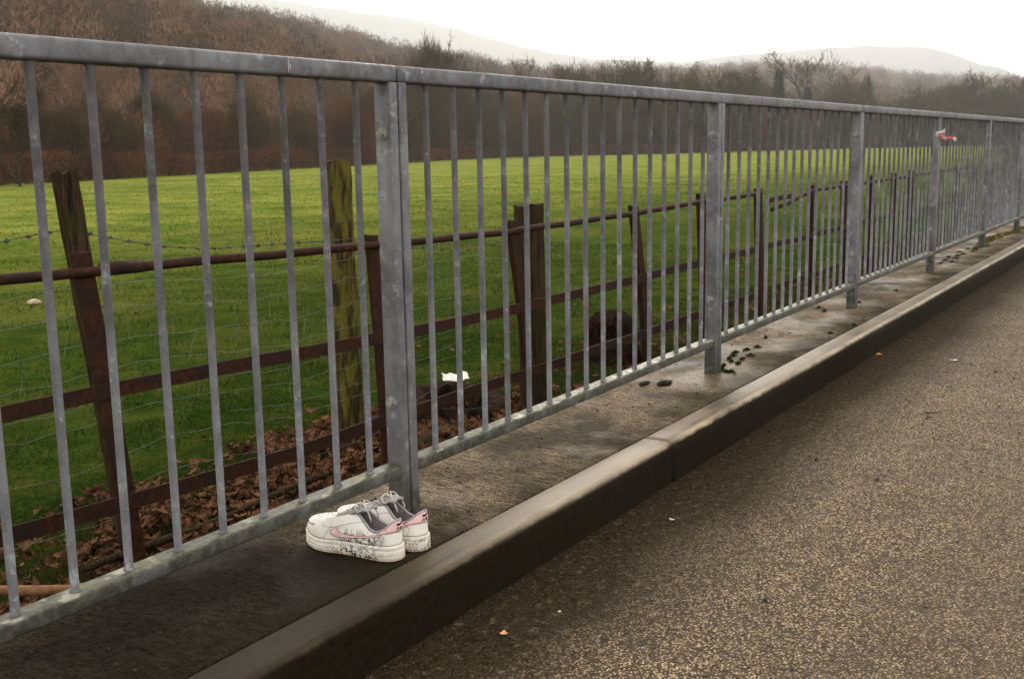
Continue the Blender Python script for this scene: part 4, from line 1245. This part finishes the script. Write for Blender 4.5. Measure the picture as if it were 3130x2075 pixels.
# lower trees filling in behind the hedge, seen between the balusters
low = [(170, 330, 'round', 'twigA'), (300, 300, 'round', 'twigB'), (470, 285, 'tall', 'twigB'), (640, 330, 'round', 'twigC'), (760, 300, 'tall', 'twigA'), (1060, 300, 'round', 'twigC'), (1180, 262, 'round', 'twigB'),
       (1440, 300, 'bush', 'twigB'), (1590, 280, 'round', 'twigC'), (1690, 290, 'round', 'twigB'), (1800, 270, 'bush', 'twigA'), (1920, 280, 'round', 'twigC'), (2010, 262, 'round', 'twigB'), (2130, 280, 'bush', 'twigB'),
       (2260, 290, 'round', 'twigC'), (2340, 290, 'bush', 'twigB'), (2430, 300, 'round', 'twigC'), (2540, 290, 'bush', 'twigB'), (2620, 305, 'round', 'twigC'), (2720, 300, 'bush', 'twigA'), (2760, 320, 'round', 'twigB'), (2860, 310, 'bush', 'twigB'), (2940, 310, 'round', 'twigC'), (3050, 310, 'bush', 'twigB')]
cols_ = {'twigA': 'grey-brown', 'twigB': 'olive-brown', 'twigC': 'reddish-brown'}
def where(px):
    tops = [72, 262, 428, 583, 724, 850, 968, 1075]
    if px < 1145:
        k = sum(1 for t_ in tops if t_ < px)
        return 'right of the %s baluster of the nearest panel' % ['', 'first', 'second', 'third', 'fourth', 'fifth', 'sixth', 'seventh', 'last'][k] if k else 'left of the first baluster'
    if px < 2165: b2 = [1299, 1381, 1460, 1533, 1602, 1668, 1725, 1784, 1842, 1890, 1940, 1985, 2027, 2071, 2107, 2149]; k = sum(1 for t_ in b2 if t_ < px); return 'right of the %s baluster of the second panel' % ['', 'first', 'second', 'third', 'fourth', 'fifth', 'sixth', 'seventh', 'eighth', 'ninth', 'tenth', 'eleventh', 'twelfth', 'thirteenth', 'fourteenth', 'fifteenth', 'last'][k]
    if px < 2600: return 'seen through the third panel %s of the birch' % ('far left' if px < 2280 else 'left' if px < 2400 else 'just left' if px < 2500 else 'just right')
    return '%s' % {2620: 'left of the cloth and under the ivy-clad tree', 2720: 'right of the ivy-clad tree', 2760: 'left of the dark bush-like tree', 2860: 'above the tied cloth', 2940: 'left of the big rounded trees', 3050: 'between the two big rounded trees'}[px]
for i, (px, tp, kd, mt) in enumerate(low):
    tree(kd, 40 + i, 'low %s tree behind the hedge, %s' % (cols_[mt], where(px)), px, tp, 3 + (i % 4) * 2, mt, 1.3)

# hedge along the far edge of the field
def edge_path():
    P = [np.array(pol(R(a), hedge_dist(R(a)))) for a in np.linspace(24, 92, 160)]
    return np.array(P)
EDGE = edge_path()
def edge_at(t, off):     # t 0..1 along the field edge (array), off metres outwards
    k = t * (len(EDGE) - 1.001); i = k.astype(int); f = (k - i)[:, None]
    P = EDGE[i] * (1 - f) + EDGE[i + 1] * f
    return P + P / np.linalg.norm(P, axis=1, keepdims=True) * off[:, None]
def hedge():
    g = np.random.default_rng(3); n = 90000
    t = g.uniform(0, 1, n); off = g.normal(0, .7, n)
    P2 = edge_at(t, off); x, y = P2[:, 0], P2[:, 1]
    hgt = 1.75 + .30 * vnoise(x, y, 6, 3) + .12 * vnoise(x, y, 1.4, 4)
    z = GZ + hgt * g.uniform(0, 1, n) ** .8
    P = np.stack([x, y, z], -1)
    D = g.normal(0, .5, (n, 3)) + [0, 0, .6]; D /= np.linalg.norm(D, axis=1, keepdims=True)
    S_ = np.cross(D, g.normal(0, 1, (n, 3))); S_ /= np.linalg.norm(S_, axis=1, keepdims=True)
    sc1 = (.0004 * np.hypot(x, y))[:, None]
    V = np.stack([P - S_ * sc1, P + S_ * sc1, P + D * g.uniform(.25, .6, (n, 1))], 1).reshape(-1, 3)
    tag(raw('hedge', V, np.arange(len(V)).reshape(-1, 3), MAT['twigC']), 'long clipped dark brown hedge along the far edge of the field', 'hedge')
hedge()

# scrub and wood that read as one mass
def wood():
    g = np.random.default_rng(12)
    base = [grow_tree(100 + i, H=9, spread=.7, n_twig=520, crown_lo=.08, limbs=5, twig=(.4, 1.1), tw=.085, dome=(.42, .44, .46, .93))[1][0] for i in range(5)]
    base = [b_ / np.percentile(b_[:, 2], 98) for b_ in base]
    V = []; n = 0
    T = []
    def plant(x, y, z, h, wdt):
        T.append(float(np.clip(.56 + .3 * vnoise(x, y, 55, 77) + g.normal(0, .30) + .4 * min(max((math.hypot(x, y) - 700) / 900, 0), 1), 0, 1)))  # distant trees get a paler tone, extra haze painted into the colour
        b_ = base[int(g.integers(5))]; a = g.uniform(0, 6.28); c, s_ = math.cos(a), math.sin(a)
        q = b_ * [h * wdt, h * wdt, h]; V.append(np.stack([q[:, 0] * c - q[:, 1] * s_ + x, q[:, 0] * s_ + q[:, 1] * c + y, q[:, 2] + z], -1))
    tries = 0
    while n < 4600 and tries < 30000:
        tries += 1
        az = R(g.uniform(28, 88)); d0 = hedge_dist(az) + 30; R_ = ridge_R(az)
        if d0 > R_ * .95: continue
        k = g.uniform(0, 1.02) ** .75
        d = d0 + (R_ - d0) * k
        x, y = pol(az, d)
        z = hill_z(az, d) + (float(vnoise(x, y, 60, 41)) * 3)
        if 40 < math.degrees(az) < 44.5 and .93 < k: continue
        if abs(k - .12) < .02 and 41 < math.degrees(az) < 45: continue
        h = (5.5 + 3.5 * g.uniform() + 2.5 * vnoise(x, y, 45, 9)) * (1 + d / 1500)
        plant(x, y, z, max(float(h), 3), g.uniform(.75, 1.05)); n += 1
    Vv = np.concatenate(V)
    def toned(name, mat):
        o = raw(name, Vv, np.arange(len(Vv)).reshape(-1, 3), mat)
        at = o.data.attributes.new('tone', 'FLOAT', 'POINT')
        at.data.foreach_set('value', np.repeat(np.array(T, dtype=np.float32), len(base[0])))
        T.clear(); return o
    tag(toned('hill_woodland', MAT['wood_far']), 'brown leafless wood covering the hillside beyond the field', 'woodland', kind='stuff')
    V.clear()
    for i in range(900):
        t = g.uniform(0, 1); x, y = edge_at(np.array([t]), np.array([g.uniform(3, 30)]))[0]
        plant(float(x), float(y), GZ - .1, g.uniform(2.6, 5.2) * (.7 + math.hypot(x, y) / 300), 1.1)
    Vv = np.concatenate(V)
    tag(toned('scrub', MAT['scrub']), 'tangled reddish brown scrub between the hedge and the foot of the wooded hill', 'scrub', kind='stuff')
wood()

# ------------------------------------------------------------------ haze
bm = bmesh.new(); box(bm, (-1500, -1500, -2.2), (6600, 6600, 640))
hz = bpy.data.materials.new('haze'); hz.use_nodes = True
hn = hz.node_tree; hn.nodes.clear()
ho = hn.nodes.new('ShaderNodeOutputMaterial'); hv = hn.nodes.new('ShaderNodeVolumePrincipled')
hv.inputs['Color'].default_value = (.93, .935, .94, 1); hv.inputs['Density'].default_value = .00026; hv.inputs['Anisotropy'].default_value = .5
hn.links.new(hv.outputs[0], ho.inputs['Volume'])
o = obj('haze', bm, hz); o['kind'] = 'stuff'; tag(o, 'pale winter haze filling the valley', 'haze')
